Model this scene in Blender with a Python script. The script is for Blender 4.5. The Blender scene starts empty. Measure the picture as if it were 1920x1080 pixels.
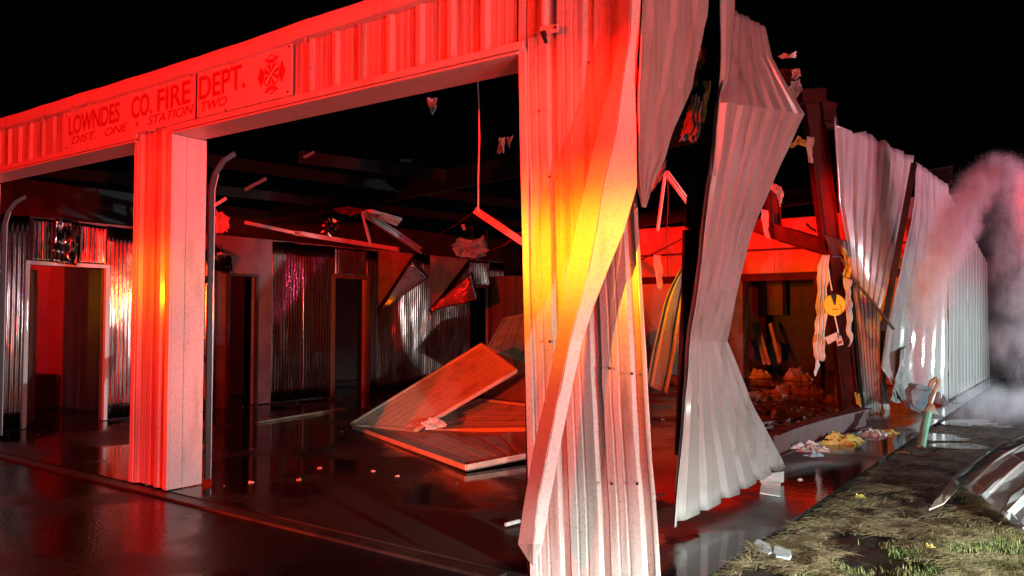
import bpy, bmesh, math, random
from mathutils import Vector, noise, Matrix
random.seed(7)
SC = bpy.context.scene
COL = SC.collection
V = Vector

# ------------------------------------------------------------------ camera
F, H0 = 1480.0, 597.0
CAM = V((2.117, -4.219, 1.65))
FW = V((-.591, .8065, 0)).normalized()
RT = V((FW.y, -FW.x, 0))
PITCH = math.atan((H0 - 540) / F)
DV = FW * math.cos(PITCH) + V((0, 0, 1)) * math.sin(PITCH)
UP = -FW * math.sin(PITCH) + V((0, 0, 1)) * math.cos(PITCH)
cd = bpy.data.cameras.new('camera')
cam = bpy.data.objects.new('camera', cd)
COL.objects.link(cam)
cd.sensor_width = 36
cd.lens = F / 1920 * 36
cd.clip_end = 500
cam.matrix_world = Matrix.Translation(CAM) @ Matrix((RT, UP, -DV)).transposed().to_4x4()
SC.camera = cam

# ------------------------------------------------------------------ night sky
world = bpy.data.worlds.new('World')
SC.world = world
world.use_nodes = True
wn = world.node_tree
bg = wn.nodes['Background']
bg.inputs['Color'].default_value = (.25, .3, .5, 1)
bg.inputs['Strength'].default_value = .0012
SC.view_settings.view_transform = 'Standard'
SC.view_settings.look = 'None'
SC.view_settings.exposure = 0
SC.view_settings.gamma = 1
SC.cycles.use_denoising = True
SC.cycles.max_bounces = 6
SC.cycles.diffuse_bounces = 1
SC.cycles.glossy_bounces = 4
SC.cycles.volume_bounces = 2
SC.cycles.sample_clamp_indirect = 4
SC.cycles.volume_step_rate = 2.0


def lamp(name, loc, color, power, radius, prof=None, aim=None, lobe=None):
    """A lamp; prof = elevation profile [(degrees, factor), ...] of its reflector."""
    l = bpy.data.lights.new(name, 'POINT')
    l.color = color
    l.energy = power
    l.shadow_soft_size = radius
    if prof:
        l.use_nodes = True
        nt = l.node_tree
        em = nt.nodes['Emission']
        tc = nt.nodes.new('ShaderNodeTexCoord')
        sp = nt.nodes.new('ShaderNodeSeparateXYZ')
        nt.links.new(tc.outputs['Normal'], sp.inputs[0])
        mp = nt.nodes.new('ShaderNodeMapRange')
        mp.inputs['From Min'].default_value = -.55
        mp.inputs['From Max'].default_value = .55
        nt.links.new(sp.outputs[2], mp.inputs['Value'])
        cr = nt.nodes.new('ShaderNodeValToRGB')
        nt.links.new(mp.outputs[0], cr.inputs['Fac'])
        top = max(f for _, f in prof)
        e = cr.color_ramp.elements
        for k, (a, f) in enumerate(prof):
            x = (math.sin(math.radians(a)) + .55) / 1.1
            q = e[k] if k < 2 else e.new(x)
            q.position = x
            q.color = (f / top, f / top, f / top, 1)
        l.energy = power * top
        out = cr.outputs[0]
        if aim:
            # horizontal lobe of the lamp's lens: full within lobe[0] degrees of the aim, lobe[2] beyond lobe[1]
            dt = nt.nodes.new('ShaderNodeVectorMath')
            dt.operation = 'DOT_PRODUCT'
            av = V((aim[0] - loc[0], aim[1] - loc[1], 0)).normalized()
            dt.inputs[1].default_value = av
            nt.links.new(tc.outputs['Normal'], dt.inputs[0])
            lm = nt.nodes.new('ShaderNodeMapRange')
            lm.interpolation_type = 'SMOOTHSTEP'
            lm.inputs['From Min'].default_value = math.cos(math.radians(lobe[1]))
            lm.inputs['From Max'].default_value = math.cos(math.radians(lobe[0]))
            lm.inputs['To Min'].default_value = lobe[2]
            nt.links.new(dt.outputs['Value'], lm.inputs['Value'])
            mm = nt.nodes.new('ShaderNodeMath')
            mm.operation = 'MULTIPLY'
            nt.links.new(out, mm.inputs[0])
            nt.links.new(lm.outputs[0], mm.inputs[1])
            out = mm.outputs[0]
        nt.links.new(out, em.inputs['Strength'])
    o = bpy.data.objects.new(name, l)
    o.location = loc
    COL.objects.link(o)
    return o


# emergency vehicles parked on the apron behind and beside the camera, plus added red lamps
lamp('red_beacon', (-2.8, -9.5, 2.7), (1, .004, .0008), 6200, .09,
     [(-30, .1), (-18, .3), (-15.5, .9), (-12, .75), (-7, 1.1), (-4, 1.5), (-.5, 1.7), (1.2, 1.4), (4, 1), (30, .9)], (-5.4, 0), (19, 39, .03))
lamp('added_red_beam', (-1.0, -9.6, 2.62), (1, .004, .0015), 48000, .09,  # added lamp without a known source, reddens the rear wall
     [(-30, .0), (-1.5, .0), (.6, .5), (1.5, 1), (3.3, 1), (4.3, .0), (30, 0)], (-3.5, 17), (9, 26, .2))
lamp('added_pile_light', (-1.0, -9.6, .95), (1, .075, .006), 9000, .07,  # added low lamp that reddens the fallen door sections
     [(-30, 0), (-8, .1), (-4, 1), (3, 1), (6, .1), (30, 0)], (-3.5, 0), (7, 9.2, .0))
lamp('red_grille_beacon', (7.4, -6.0, .75), (1, .024, .014), 4200, .07,
     [(-30, .0), (-7, .05), (-3.5, .2), (1.0, .5), (6, 1), (30, 1)])
lamp('amber_beacon', (-1.9, -6.9, 2.08), (1, .50, .006), 5400, .07,
     [(-30, .003), (-11, .008), (-7, .045), (-3.8, .26), (-1, 1), (.9, 1), (3.0, .2), (5, .01), (30, .0)], (-.2, 0), (9, 30, .22))
lamp('headlight', (9.0, -3.8, 1.9), (.90, 1, .95), 800, .09,
     [(-30, 24), (-11, 24), (-8.5, 5), (-6, 3.4), (-3, 2.9), (0, 1.5), (3, .95), (8, .9), (16, .85), (30, .7)], (1.34, 2.63), (13, 29, .28))
lamp('hand_lamp', (3.4, -4.65, .6), (.92, 1, .92), 900, .05,
     [(-30, 1), (-6, 1), (-1.5, 1), (1.2, .22), (4, .08), (10, .02), (30, .0)], (-1.3, 4.15), (15, 29, .0))
lamp('side_scene_light', (10, 16, 1.9), (.76, .96, 1), 7200, .09,
     [(-30, 1.1), (-2, 1.1), (2, .8), (6, .42), (11, .38), (16, .5), (30, .5)], (0, 14), (26, 46, .0))
lamp('side_red_beacon', (10, 15.4, 2.4), (1, .10, .25), 5600, .07,
     [(-30, .0), (-4, .1), (2, .5), (8, 1), (30, 1)], (0, 14), (30, 50, .0))
lamp('blue_beacon', (7.5, -6.5, 2.3), (.05, .15, 1), 80, .05)


# ------------------------------------------------------------------ pixel rays to points on real planes
def ray(x, y):
    return DV * F + RT * (x - 960) - UP * (y - 540)


def hit(x, y, ax, c):
    r = ray(x, y)
    return CAM + r * ((c - CAM[ax]) / r[ax])


def S(x, y, X=0.0): return hit(x, y, 0, X)
def A(x, y, Y=0.0): return hit(x, y, 1, Y)
def G(x, y, z=0.0): return hit(x, y, 2, z)
def D(x, y, d): return CAM + ray(x, y) * (d / F)


# ------------------------------------------------------------------ materials
def nodes_of(m):
    m.use_nodes = True
    nt = m.node_tree
    return nt, nt.nodes['Principled BSDF']


def mat(name, col, rough=.5, metal=0., col2=None, scale=(3, 3, 3), detail=4, thr=(.4, .65), bump=0., bscale=40.,
        rough2=None, spec=.5, specks=0., coat=0.):
    m = bpy.data.materials.new(name)
    nt, b = nodes_of(m)
    N, L = nt.nodes.new, nt.links.new
    b.inputs['Base Color'].default_value = (*col, 1)
    b.inputs['Roughness'].default_value = rough
    b.inputs['Metallic'].default_value = metal
    b.inputs['Specular IOR Level'].default_value = spec
    b.inputs['Coat Weight'].default_value = coat
    b.inputs['Coat Roughness'].default_value = .12
    tc = N('ShaderNodeTexCoord')
    mp = N('ShaderNodeMapping')
    mp.inputs['Scale'].default_value = scale
    L(tc.outputs['Object'], mp.inputs[0])
    nz = N('ShaderNodeTexNoise')
    nz.inputs['Scale'].default_value = 1
    nz.inputs['Detail'].default_value = detail
    L(mp.outputs[0], nz.inputs['Vector'])
    mr = N('ShaderNodeMapRange')
    mr.interpolation_type = 'SMOOTHSTEP'
    mr.inputs['From Min'].default_value, mr.inputs['From Max'].default_value = thr
    L(nz.outputs[0], mr.inputs['Value'])
    cur = None
    if col2 is not None:
        mx = N('ShaderNodeMix')
        mx.data_type = 'RGBA'
        mx.inputs['A'].default_value = (*col, 1)
        mx.inputs['B'].default_value = (*col2, 1)
        L(mr.outputs[0], mx.inputs['Factor'])
        cur = mx.outputs['Result']
    if specks:
        vz = N('ShaderNodeTexNoise')
        vz.inputs['Scale'].default_value = 55
        vz.inputs['Detail'].default_value = 3
        L(tc.outputs['Object'], vz.inputs['Vector'])
        mr2 = N('ShaderNodeMapRange')
        mr2.inputs['From Min'].default_value, mr2.inputs['From Max'].default_value = .5, .75
        mr2.inputs['To Max'].default_value = specks
        L(vz.outputs[0], mr2.inputs['Value'])
        mx = N('ShaderNodeMix')
        mx.data_type = 'RGBA'
        mx.inputs['A'].default_value = (*col, 1)
        mx.inputs['B'].default_value = (.10, .08, .06, 1)
        if cur: L(cur, mx.inputs['A'])
        L(mr2.outputs[0], mx.inputs['Factor'])
        cur = mx.outputs['Result']
    if cur: L(cur, b.inputs['Base Color'])
    if rough2 is not None:
        mr3 = N('ShaderNodeMapRange')
        mr3.inputs['To Min'].default_value, mr3.inputs['To Max'].default_value = rough, rough2
        L(mr.outputs[0], mr3.inputs['Value'])
        L(mr3.outputs[0], b.inputs['Roughness'])
    if bump:
        bz = N('ShaderNodeTexNoise')
        bz.inputs['Scale'].default_value = bscale
        bz.inputs['Detail'].default_value = 5
        L(tc.outputs['Object'], bz.inputs['Vector'])
        bp = N('ShaderNodeBump')
        bp.inputs['Strength'].default_value = bump
        bp.inputs['Distance'].default_value = .02
        L(bz.outputs[0], bp.inputs['Height'])
        L(bp.outputs[0], b.inputs['Normal'])
    return m


M = {}
M['wall'] = mat('weathered_white_metal', (.62, .58, .54), .38, col2=(.22, .18, .15), scale=(15, 15, .6), thr=(.45, .80), specks=.35,
                bump=.12, bscale=9, coat=.25)
M['side'] = mat('side_white_metal', (.48, .46, .44), .24, col2=(.32, .295, .27), scale=(7, 7, .5), thr=(.45, .8), specks=.2,
                bump=.10, bscale=6, coat=.5)
M['trim'] = mat('white_trim', (.72, .69, .65), .42, col2=(.55, .50, .45), scale=(6, 6, 1.5), thr=(.5, .8), specks=.3, bump=.06, bscale=12)
M['sign'] = mat('sign_board_paint', (.74, .72, .69), .45, col2=(.66, .63, .58), scale=(4, 4, 1), thr=(.45, .8), specks=.12)
M['letter'] = mat('sign_letter_paint', (.46, .03, .03), .55)
M['galv'] = mat('galvanised_steel', (.52, .50, .50), .10, 1., col2=(.34, .30, .28), scale=(5, 5, .8), thr=(.45, .7), rough2=.24, bump=.06, bscale=7)
M['galvd'] = mat('stained_galvanised_steel', (.36, .28, .27), .12, 1., col2=(.16, .10, .09), scale=(4, 4, .6), thr=(.4, .65), rough2=.32, bump=.08, bscale=6)
M['iron'] = mat('red_oxide_steel', (.085, .014, .011), .5, spec=.2, col2=(.05, .010, .008), scale=(5, 5, 5), bump=.12, bscale=25)
M['roof'] = mat('shaded_roof_steel', (.016, .006, .005), .7, col2=(.01, .004, .004), scale=(5, 5, 5))  # red iron's colour darkened to stand in for the unlit roof space
M['dark'] = mat('dark_steel', (.03, .02, .018), .5, col2=(.05, .03, .025), scale=(4, 4, 4))
M['track'] = mat('door_track_steel', (.03, .026, .022), .6, .0, col2=(.02, .018, .016), scale=(6, 6, 6))
M['trackedge'] = mat('bright_track_edge', (.6, .58, .55), .3, .8)
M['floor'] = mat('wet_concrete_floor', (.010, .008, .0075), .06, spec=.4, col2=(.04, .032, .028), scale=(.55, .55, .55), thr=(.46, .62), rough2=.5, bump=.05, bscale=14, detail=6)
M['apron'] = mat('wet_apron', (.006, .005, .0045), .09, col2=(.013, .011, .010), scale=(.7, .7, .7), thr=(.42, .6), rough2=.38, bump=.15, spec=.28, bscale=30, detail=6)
M['mud'] = mat('wet_mud', (.014, .010, .007), .45, col2=(.06, .045, .028), scale=(3, 3, 3), rough2=.8, bump=.9, bscale=22, detail=6)
M['puddle'] = mat('puddle_water', (.03, .03, .03), .04, bump=.08, bscale=8)
M['kraft'] = mat('kraft_board', (.34, .24, .15), .8, col2=(.26, .18, .11), scale=(3, 3, 3), bump=.1, bscale=30)
M['drywall'] = mat('drywall', (.20, .18, .19), .75, col2=(.14, .12, .13), scale=(2, 2, 2))
M['room'] = mat('dim_room_paint', (.40, .38, .43), .8, col2=(.34, .32, .36), scale=(2, 2, 2))
M['wood'] = mat('bare_timber', (.17, .12, .065), .65, col2=(.11, .075, .04), scale=(8, 8, 1), bump=.1, bscale=30)
M['doorwood'] = mat('brown_door', (.20, .08, .05), .4, col2=(.14, .05, .035), scale=(6, 6, .6))
M['redwall'] = mat('insulation_facing', (.62, .52, .45), .5, col2=(.40, .30, .16), scale=(1.3, 1.3, .7), thr=(.5, .72), specks=.5, bump=.2, bscale=6)
M['fluff'] = mat('yellow_insulation', (.62, .46, .06), .9, col2=(.70, .58, .20), scale=(14, 14, 14), bump=.8, bscale=40)
M['wfluff'] = mat('white_plastic_sheeting', (.66, .68, .66), .4, col2=(.5, .53, .50), scale=(9, 9, 9), bump=.4, bscale=25)
M['cream'] = mat('torn_cream_facing', (.66, .58, .50), .6, col2=(.50, .38, .26), scale=(5, 5, 3), bump=.4, bscale=20)
M['sect'] = mat('tan_door_section', (.62, .47, .36), .45, col2=(.36, .25, .18), scale=(3, 3, 3), thr=(.5, .8), specks=.35, bump=.05, bscale=9)
M['sectback'] = mat('door_section_back', (.20, .13, .10), .6, col2=(.13, .08, .06), scale=(4, 4, 4))
M['yellow'] = mat('yellow_disc_paint', (.80, .78, .02), .45)
M['black'] = mat('black_plastic', (.012, .012, .012), .45)
M['white'] = mat('white_plastic', (.70, .70, .70), .45, col2=(.6, .6, .58), scale=(12, 12, 12))
M['grey'] = mat('blue_grey_plastic', (.28, .46, .56), .45, col2=(.22, .36, .44), scale=(7, 7, 7))
M['dimgrey'] = mat('dim_grey_cabinet', (.09, .10, .11), .5)
M['green'] = mat('green_pipe_paint', (.20, .62, .36), .4, col2=(.35, .62, .45), scale=(9, 9, 4))
M['cream_pipe'] = mat('cream_hose', (.50, .52, .36), .5, col2=(.4, .45, .28), scale=(12, 12, 12))
M['straw'] = mat('dead_straw', (.58, .46, .25), .6, col2=(.18, .12, .055), scale=(5, 5, 5))
M['grass'] = mat('green_grass', (.11, .16, .04), .55, col2=(.27, .24, .10), scale=(6, 6, 6))
M['chalk'] = mat('red_print', (.35, .03, .03), .6)

m = bpy.data.materials.new('clear_plastic')
nt, b = nodes_of(m)
b.inputs['Base Color'].default_value = (.56, .63, .64, 1)
b.inputs['Roughness'].default_value = .5
b.inputs['Specular IOR Level'].default_value = .35
b.inputs['Alpha'].default_value = .58
M['clear'] = m
m = bpy.data.materials.new('water_droplets')
nt, b = nodes_of(m)
b.inputs['Base Color'].default_value = (.8, .85, .9, 1)
b.inputs['Roughness'].default_value = .3
b.inputs['Alpha'].default_value = .9
M['drop'] = m
m = bpy.data.materials.new('water_mist')
m.use_nodes = True
nt = m.node_tree
for n in list(nt.nodes):
    if n.type == 'BSDF_PRINCIPLED': nt.nodes.remove(n)
pv = nt.nodes.new('ShaderNodeVolumePrincipled')
pv.inputs['Color'].default_value = (.9, .92, 1, 1)
pv.inputs['Anisotropy'].default_value = -.1
at = nt.nodes.new('ShaderNodeAttribute')
at.attribute_name = 'density'
tc = nt.nodes.new('ShaderNodeTexCoord')
nz = nt.nodes.new('ShaderNodeTexNoise')
nz.inputs['Scale'].default_value = 4.5
nz.inputs['Detail'].default_value = 5
nz.inputs['Roughness'].default_value = .65
mpn = nt.nodes.new('ShaderNodeMapping')
mpn.inputs['Scale'].default_value = (1.3, 1.3, .55)
nt.links.new(tc.outputs['Object'], mpn.inputs[0])
nt.links.new(mpn.outputs[0], nz.inputs['Vector'])
mr = nt.nodes.new('ShaderNodeMapRange')
mr.inputs['From Min'].default_value, mr.inputs['From Max'].default_value = .40, .66
mr.inputs['To Min'].default_value, mr.inputs['To Max'].default_value = .3, 13
nt.links.new(nz.outputs[0], mr.inputs['Value'])
ml = nt.nodes.new('ShaderNodeMath')
ml.operation = 'MULTIPLY'
nt.links.new(at.outputs['Fac'], ml.inputs[0])
nt.links.new(mr.outputs[0], ml.inputs[1])
pv.inputs['Density Attribute'].default_value = ''
nt.links.new(ml.outputs[0], pv.inputs['Density'])
nt.links.new(pv.outputs[0], nt.nodes['Material Output'].inputs['Volume'])
M['mist'] = m


# ------------------------------------------------------------------ object helpers
def put(o, label=None, cat=None, group=None, kind=None):
    if label: o['label'] = label
    if cat: o['category'] = cat
    if group: o['group'] = group
    if kind: o['kind'] = kind
    return o


def T(name, loc, label, cat, group=None):
    o = bpy.data.objects.new(name, None)
    o.empty_display_size = .1
    o.location = loc
    COL.objects.link(o)
    return put(o, label, cat, group)


def world_loc(o):
    w = V(o.location)
    while o.parent:
        o = o.parent
        w += V(o.location)
    return w


class MB:
    def __init__(s):
        s.v, s.f = [], []

    def poly(s, pts):
        n = len(s.v)
        s.v += [V(p) for p in pts]
        s.f.append(tuple(range(n, n + len(pts))))
        return s

    def prism(s, pts, off):
        """closed prism of polygon pts extruded by vector off"""
        n, k = len(s.v), len(pts)
        s.v += [V(p) for p in pts] + [V(p) + V(off) for p in pts]
        s.f.append(tuple(range(n + k - 1, n - 1, -1)))
        s.f.append(tuple(range(n + k, n + 2 * k)))
        for i in range(k):
            j = (i + 1) % k
            s.f.append((n + i, n + j, n + k + j, n + k + i))
        return s

    def box(s, a, b):
        x0, y0, z0 = a
        x1, y1, z1 = b
        return s.prism([(x0, y0, z0), (x1, y0, z0), (x1, y1, z0), (x0, y1, z0)], (0, 0, z1 - z0))

    def beam(s, p, q, w, h, up=(0, 0, 1)):
        p, q = V(p), V(q)
        d = (q - p).normalized()
        sd = d.cross(V(up)).normalized()
        u = sd.cross(d)
        return s.prism([p + sd * w / 2 + u * h / 2, p - sd * w / 2 + u * h / 2, p - sd * w / 2 - u * h / 2, p + sd * w / 2 - u * h / 2], q - p)

    def ibeam(s, p, q, w, h, up=(0, 0, 1), t=.014):
        p, q = V(p), V(q)
        d = (q - p).normalized()
        sd = d.cross(V(up)).normalized()
        u = sd.cross(d)
        for e in (1, -1):
            s.beam(p + u * e * (h - t) / 2, q + u * e * (h - t) / 2, w, t, u)
        s.beam(p, q, t, h - 2 * t - .004, u)
        return s

    def cee(s, p, q, w, h, up=(0, 0, 1), t=.006):
        """cold-formed C purlin"""
        p, q = V(p), V(q)
        d = (q - p).normalized()
        sd = d.cross(V(up)).normalized()
        u = sd.cross(d)
        prof = [(w, h / 2 - .02), (w, h / 2), (0, h / 2), (0, -h / 2), (w, -h / 2), (w, -h / 2 + .02)]
        inn = [(w - t, -h / 2 + .02), (w - t, -h / 2 + t), (t, -h / 2 + t), (t, h / 2 - t), (w - t, h / 2 - t), (w - t, h / 2 - .02)]
        return s.prism([p + sd * a + u * c for a, c in prof + inn], q - p)

    def tube(s, pts, r, n=8, closed=False):
        pts = [V(p) for p in pts]
        rr = r if isinstance(r, (list, tuple)) else [r] * len(pts)
        base = len(s.v)
        prev = None
        for i, p in enumerate(pts):
            d = (pts[min(i + 1, len(pts) - 1)] - pts[max(i - 1, 0)]).normalized()
            a = prev if prev is not None else (V((0, 0, 1)) if abs(d.z) < .9 else V((1, 0, 0)))
            a = (a - d * a.dot(d)).normalized()
            prev = a
            c = d.cross(a)
            for k in range(n):
                t = 2 * math.pi * k / n
                s.v.append(p + (a * math.cos(t) + c * math.sin(t)) * rr[i])
        for i in range(len(pts) - 1):
            for k in range(n):
                k2 = (k + 1) % n
                s.f.append((base + i * n + k, base + i * n + k2, base + (i + 1) * n + k2, base + (i + 1) * n + k))
        s.f.append(tuple(base + k for k in range(n - 1, -1, -1)))
        s.f.append(tuple(base + (len(pts) - 1) * n + k for k in range(n)))
        return s

    def grid(s, rows):
        n, w = len(s.v), len(rows[0])
        for r in rows: s.v += [V(p) for p in r]
        for i in range(len(rows) - 1):
            for j in range(w - 1):
                a = n + i * w + j
                s.f.append((a, a + 1, a + w + 1, a + w))
        return s

    def build(s, name, mt, parent=None, label=None, cat=None, group=None, kind=None, smooth=False, solid=0., bevel=0., sharp=35, origin=None):
        if parent is not None:
            o0 = world_loc(parent)
        elif origin is not None:
            o0 = V(origin)
        else:
            xs, ys, zs = zip(*s.v)
            o0 = V(((min(xs) + max(xs)) / 2, (min(ys) + max(ys)) / 2, min(zs)))
        me = bpy.data.meshes.new(name)
        me.from_pydata([p - o0 for p in s.v], [], s.f)
        bm = bmesh.new()
        bm.from_mesh(me)
        if not solid: bmesh.ops.recalc_face_normals(bm, faces=bm.faces)
        bm.to_mesh(me)
        bm.free()
        me.materials.append(mt)
        if smooth:
            for p in me.polygons: p.use_smooth = True
            me.set_sharp_from_angle(angle=math.radians(sharp))
        o = bpy.data.objects.new(name, me)
        COL.objects.link(o)
        if parent is not None: o.parent = parent
        else: o.location = o0
        if solid:
            md = o.modifiers.new('thickness', 'SOLIDIFY')
            md.thickness = solid
            md.offset = 0
        if bevel:
            md = o.modifiers.new('bevel', 'BEVEL')
            md.width = bevel
            md.segments = 2
        return put(o, label, cat, group, kind)


def interp(pts, t):
    """Catmull-Rom through pts, t in 0..1 over chord length"""
    d = [0]
    for a, b in zip(pts, pts[1:]): d.append(d[-1] + max(1e-6, (b - a).length))
    x = t * d[-1]
    i = 0
    while i < len(pts) - 2 and x > d[i + 1]: i += 1
    u = (x - d[i]) / (d[i + 1] - d[i])
    p1, p2 = pts[i], pts[i + 1]
    p0 = pts[i - 1] if i else p1 * 2 - p2
    p3 = pts[i + 2] if i + 2 < len(pts) else p2 * 2 - p1
    return .5 * ((2 * p1) + (p2 - p0) * u + (2 * p0 - 5 * p1 + 4 * p2 - p3) * u * u + (3 * p1 - p0 - 3 * p2 + p3) * u ** 3)


RPANEL = [(0, 0), (.06, 0), (.14, 1), (.27, 1), (.35, 0), (.52, 0), (.54, .10), (.58, .10), (.60, 0), (.74, 0), (.76, .10), (.80, .10), (.82, 0), (.999, 0)]
SIDEPROF = [(0, 0), (.08, 0), (.18, 1), (.36, 1), (.46, 0), (.999, 0)]
WAVE = [(k / 8, .5 - .5 * math.cos(2 * math.pi * k / 8)) for k in range(8)]
PLAIN = [(0, 0), (.25, 0), (.5, 0), (.75, 0)]


def sheet(L, R, periods, amp, nt=24, prof=RPANEL, dent=.0, seed=0, jag=.0, bow=0., phase=0., crease=None, dscale=1.6, lin=False, ridge=0.):
    """ribbed sheet lofted between two edge polylines (rows matched one to one)"""
    L, R = [V(p) for p in L], [V(p) for p in R]
    ss = []
    k = 0
    while k < periods + 1:
        for a, h in prof:
            s_ = (k + a - phase) / periods
            if 0 <= s_ <= 1: ss.append((s_, h))
        k += 1
    if ss[0][0] > .001: ss.insert(0, (0, 0))
    if ss[-1][0] < .999: ss.append((1, 0))
    rows = []
    n = len(L) - 1
    Lc, Rc = [], []
    if lin: nt = n * max(1, round(nt / n))
    for i in range(nt + 1):
        t = i / nt * n
        j = min(int(t), n - 1)
        u = t - j

        def cr(P):
            p1, p2 = P[j], P[j + 1]
            if lin: return p1.lerp(p2, u)
            p0 = P[j - 1] if j else p1 * 2 - p2
            p3 = P[j + 2] if j + 2 <= n else p2 * 2 - p1
            return .5 * ((2 * p1) + (p2 - p0) * u + (2 * p0 - 5 * p1 + 4 * p2 - p3) * u * u + (3 * p1 - p0 - 3 * p2 + p3) * u ** 3)
        Lc.append(cr(L))
        Rc.append(cr(R))
    for i in range(nt + 1):
        a, b = Lc[i], Rc[i]
        dt = ((Lc[min(i + 1, nt)] + Rc[min(i + 1, nt)]) - (Lc[max(i - 1, 0)] + Rc[max(i - 1, 0)])).normalized()
        ds = (b - a)
        if ds.length < 1e-4: ds = V((0, 1, 0)) * 1e-4
        nrm = ds.normalized().cross(dt)
        if nrm.length < 1e-4: nrm = V((1, 0, 0))
        nrm.normalize()
        wloc = min(1., ds.length / (abs(amp) * 2.2 * periods + 1e-6))
        row = []
        for s_, h in ss:
            p = a.lerp(b, s_)
            off = h * amp * wloc + bow * math.sin(math.pi * s_)
            if dent:
                q = V((p.x * dscale, p.y * dscale, p.z * dscale)) + V((seed * 7.3, 0, 0))
                off += dent * (noise.noise(q) + .5 * noise.noise(q * 2.3)) + ridge * (abs(noise.noise(q * .8 + V((3, 1, 7)))) + .5 * abs(noise.noise(q * 1.9)))
            if crease:
                for (ct, cs, slope, dep, wd) in crease:
                    dd = abs((i / nt) - (ct + slope * (s_ - cs)))
                    off += dep * max(0, 1 - dd / wd)
            p = p - nrm * off
            if jag and i in (0, nt):
                p = p + dt * (noise.noise(V((s_ * 9, seed * 3.1, i)))) * jag
            row.append(p)
        rows.append(row)
    return MB().grid(rows)


# ================================================================== SETTING
sky_r = 200
MB().box((-160, -160, -1.2), (160, 160, -.16)).build('ground', M['mud'], kind='structure')
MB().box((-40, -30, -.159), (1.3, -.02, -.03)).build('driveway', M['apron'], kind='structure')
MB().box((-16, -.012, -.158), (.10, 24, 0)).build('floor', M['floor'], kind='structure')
# joint strip along the doorway: a low worn concrete lip
MB().box((-9.9, -.16, -.155), (-1.0, -.02, -.008)).build('threshold_strip', mat('threshold_concrete', (.06, .042, .034), .35, col2=(.025, .018, .015), scale=(3, 3, 3), bump=.4, bscale=22), kind='structure')


def mud_h(x, y):
    h = -.055 + .03 * noise.noise(V((x * 1.1, y * 1.1, 2))) + .02 * noise.noise(V((x * 3.5, y * 3.5, 5))) + .012 * noise.noise(V((x * 9, y * 9, 5)))
    h += .05 * min(1, max(0, (x - .15) / 1.2))
    return h


rows = []
for j in range(300):
    y = -5 + 32 * (j / 299) ** 1.35
    rows.append([(x, y, mud_h(x, y)) for x in [.104 + 13 * (i / 150) ** 1.5 for i in range(151)]])
MB().grid(rows).build('lawn', M['mud'], kind='structure', smooth=True)

# ================================================================== FIRE STATION SHELL
st = T('fire_station', (-5, 0, 0), 'white metal fire station with two open bay doors and a torn right corner', 'building')
ZH = 3.45
def zh(x): return 3.465 - .0115 * (x + 5)
def ze(x): return 3.955 + .018 * max(0, -x - 4.5)
# header sheets, 0.91 m wide each
x = -11.0
while x < -.95:
    x1 = min(x + .913, -.93)
    sheet([(x + .002, -.0, zh(x) + .055), (x + .002, 0, ze(x) + .06)], [(x1 - .002, 0, zh(x1) + .055), (x1 - .002, 0, ze(x1) + .06)], 3, -.03, 2, phase=0).build('wall_panel', M['wall'], st, solid=.002)
    x = x1
# piers between the doors
def pier_panel(x0, x1, z0, z1, n):
    sheet([(x0, 0, z0), (x0, 0, z1)], [(x1, 0, z0), (x1, 0, z1)], n, -.03, 2, phase=.1).build('wall_panel', M['wall'], st, solid=.002)
pier_panel(-5.70, -5.085, .012, zh(-5.4) + .05, 1.5)
pier_panel(-11.0, -10.0, .012, zh(-10.5) + .05, 3)
# eave trim in lengths, each sagging a little and one lapping the next
cuts = [-11.1, -9.2, -6.95, -4.62, -2.95, -1.2, .06]
for a, c in zip(cuts, cuts[1:]):
    za = ze(a) + random.uniform(-.004, .004)
    zb = ze(c) + random.uniform(-.004, .004)
    pr = [(0, 0), (.012, 0), (.012, .012), (.0, .018), (-.006, .075), (.01, .13), (.16, .145), (.16, .15), (0, .14)]
    mb = MB()
    n0 = 12
    rws = []
    for i in range(n0 + 1):
        t = i / n0
        xx = a + (c - a) * t
        zz = za + (zb - za) * t - .008 * math.sin(math.pi * t) + .006 * noise.noise(V((xx * 2, 0, 0)))
        rws.append([(xx, -.10 + .0 + q[0] - .006 * noise.noise(V((xx * 3, 4, 0))), zz + q[1]) for q in [(.085, .0), (.0, -.004), (-.004, .07), (.002, .128), (.03, .14), (.2, .15)]])
    mb.grid(rws).build('eave_trim', M['trim'], st, solid=.004)
# torn shreds of sheeting under the eave trim
for i in range(26):
    xx = random.uniform(-9.4, -2.9)
    w = random.uniform(.03, .09)
    z1 = ze(xx) - .004
    MB().prism([(xx, -.062, z1), (xx + w, -.062, z1 + .012), (xx + w * .7, -.066, z1 - random.uniform(.02, .05)), (xx + .01, -.064, z1 - random.uniform(.01, .04))], (0, .004, 0)).build('loose_shred', M['trim'], st)
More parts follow.
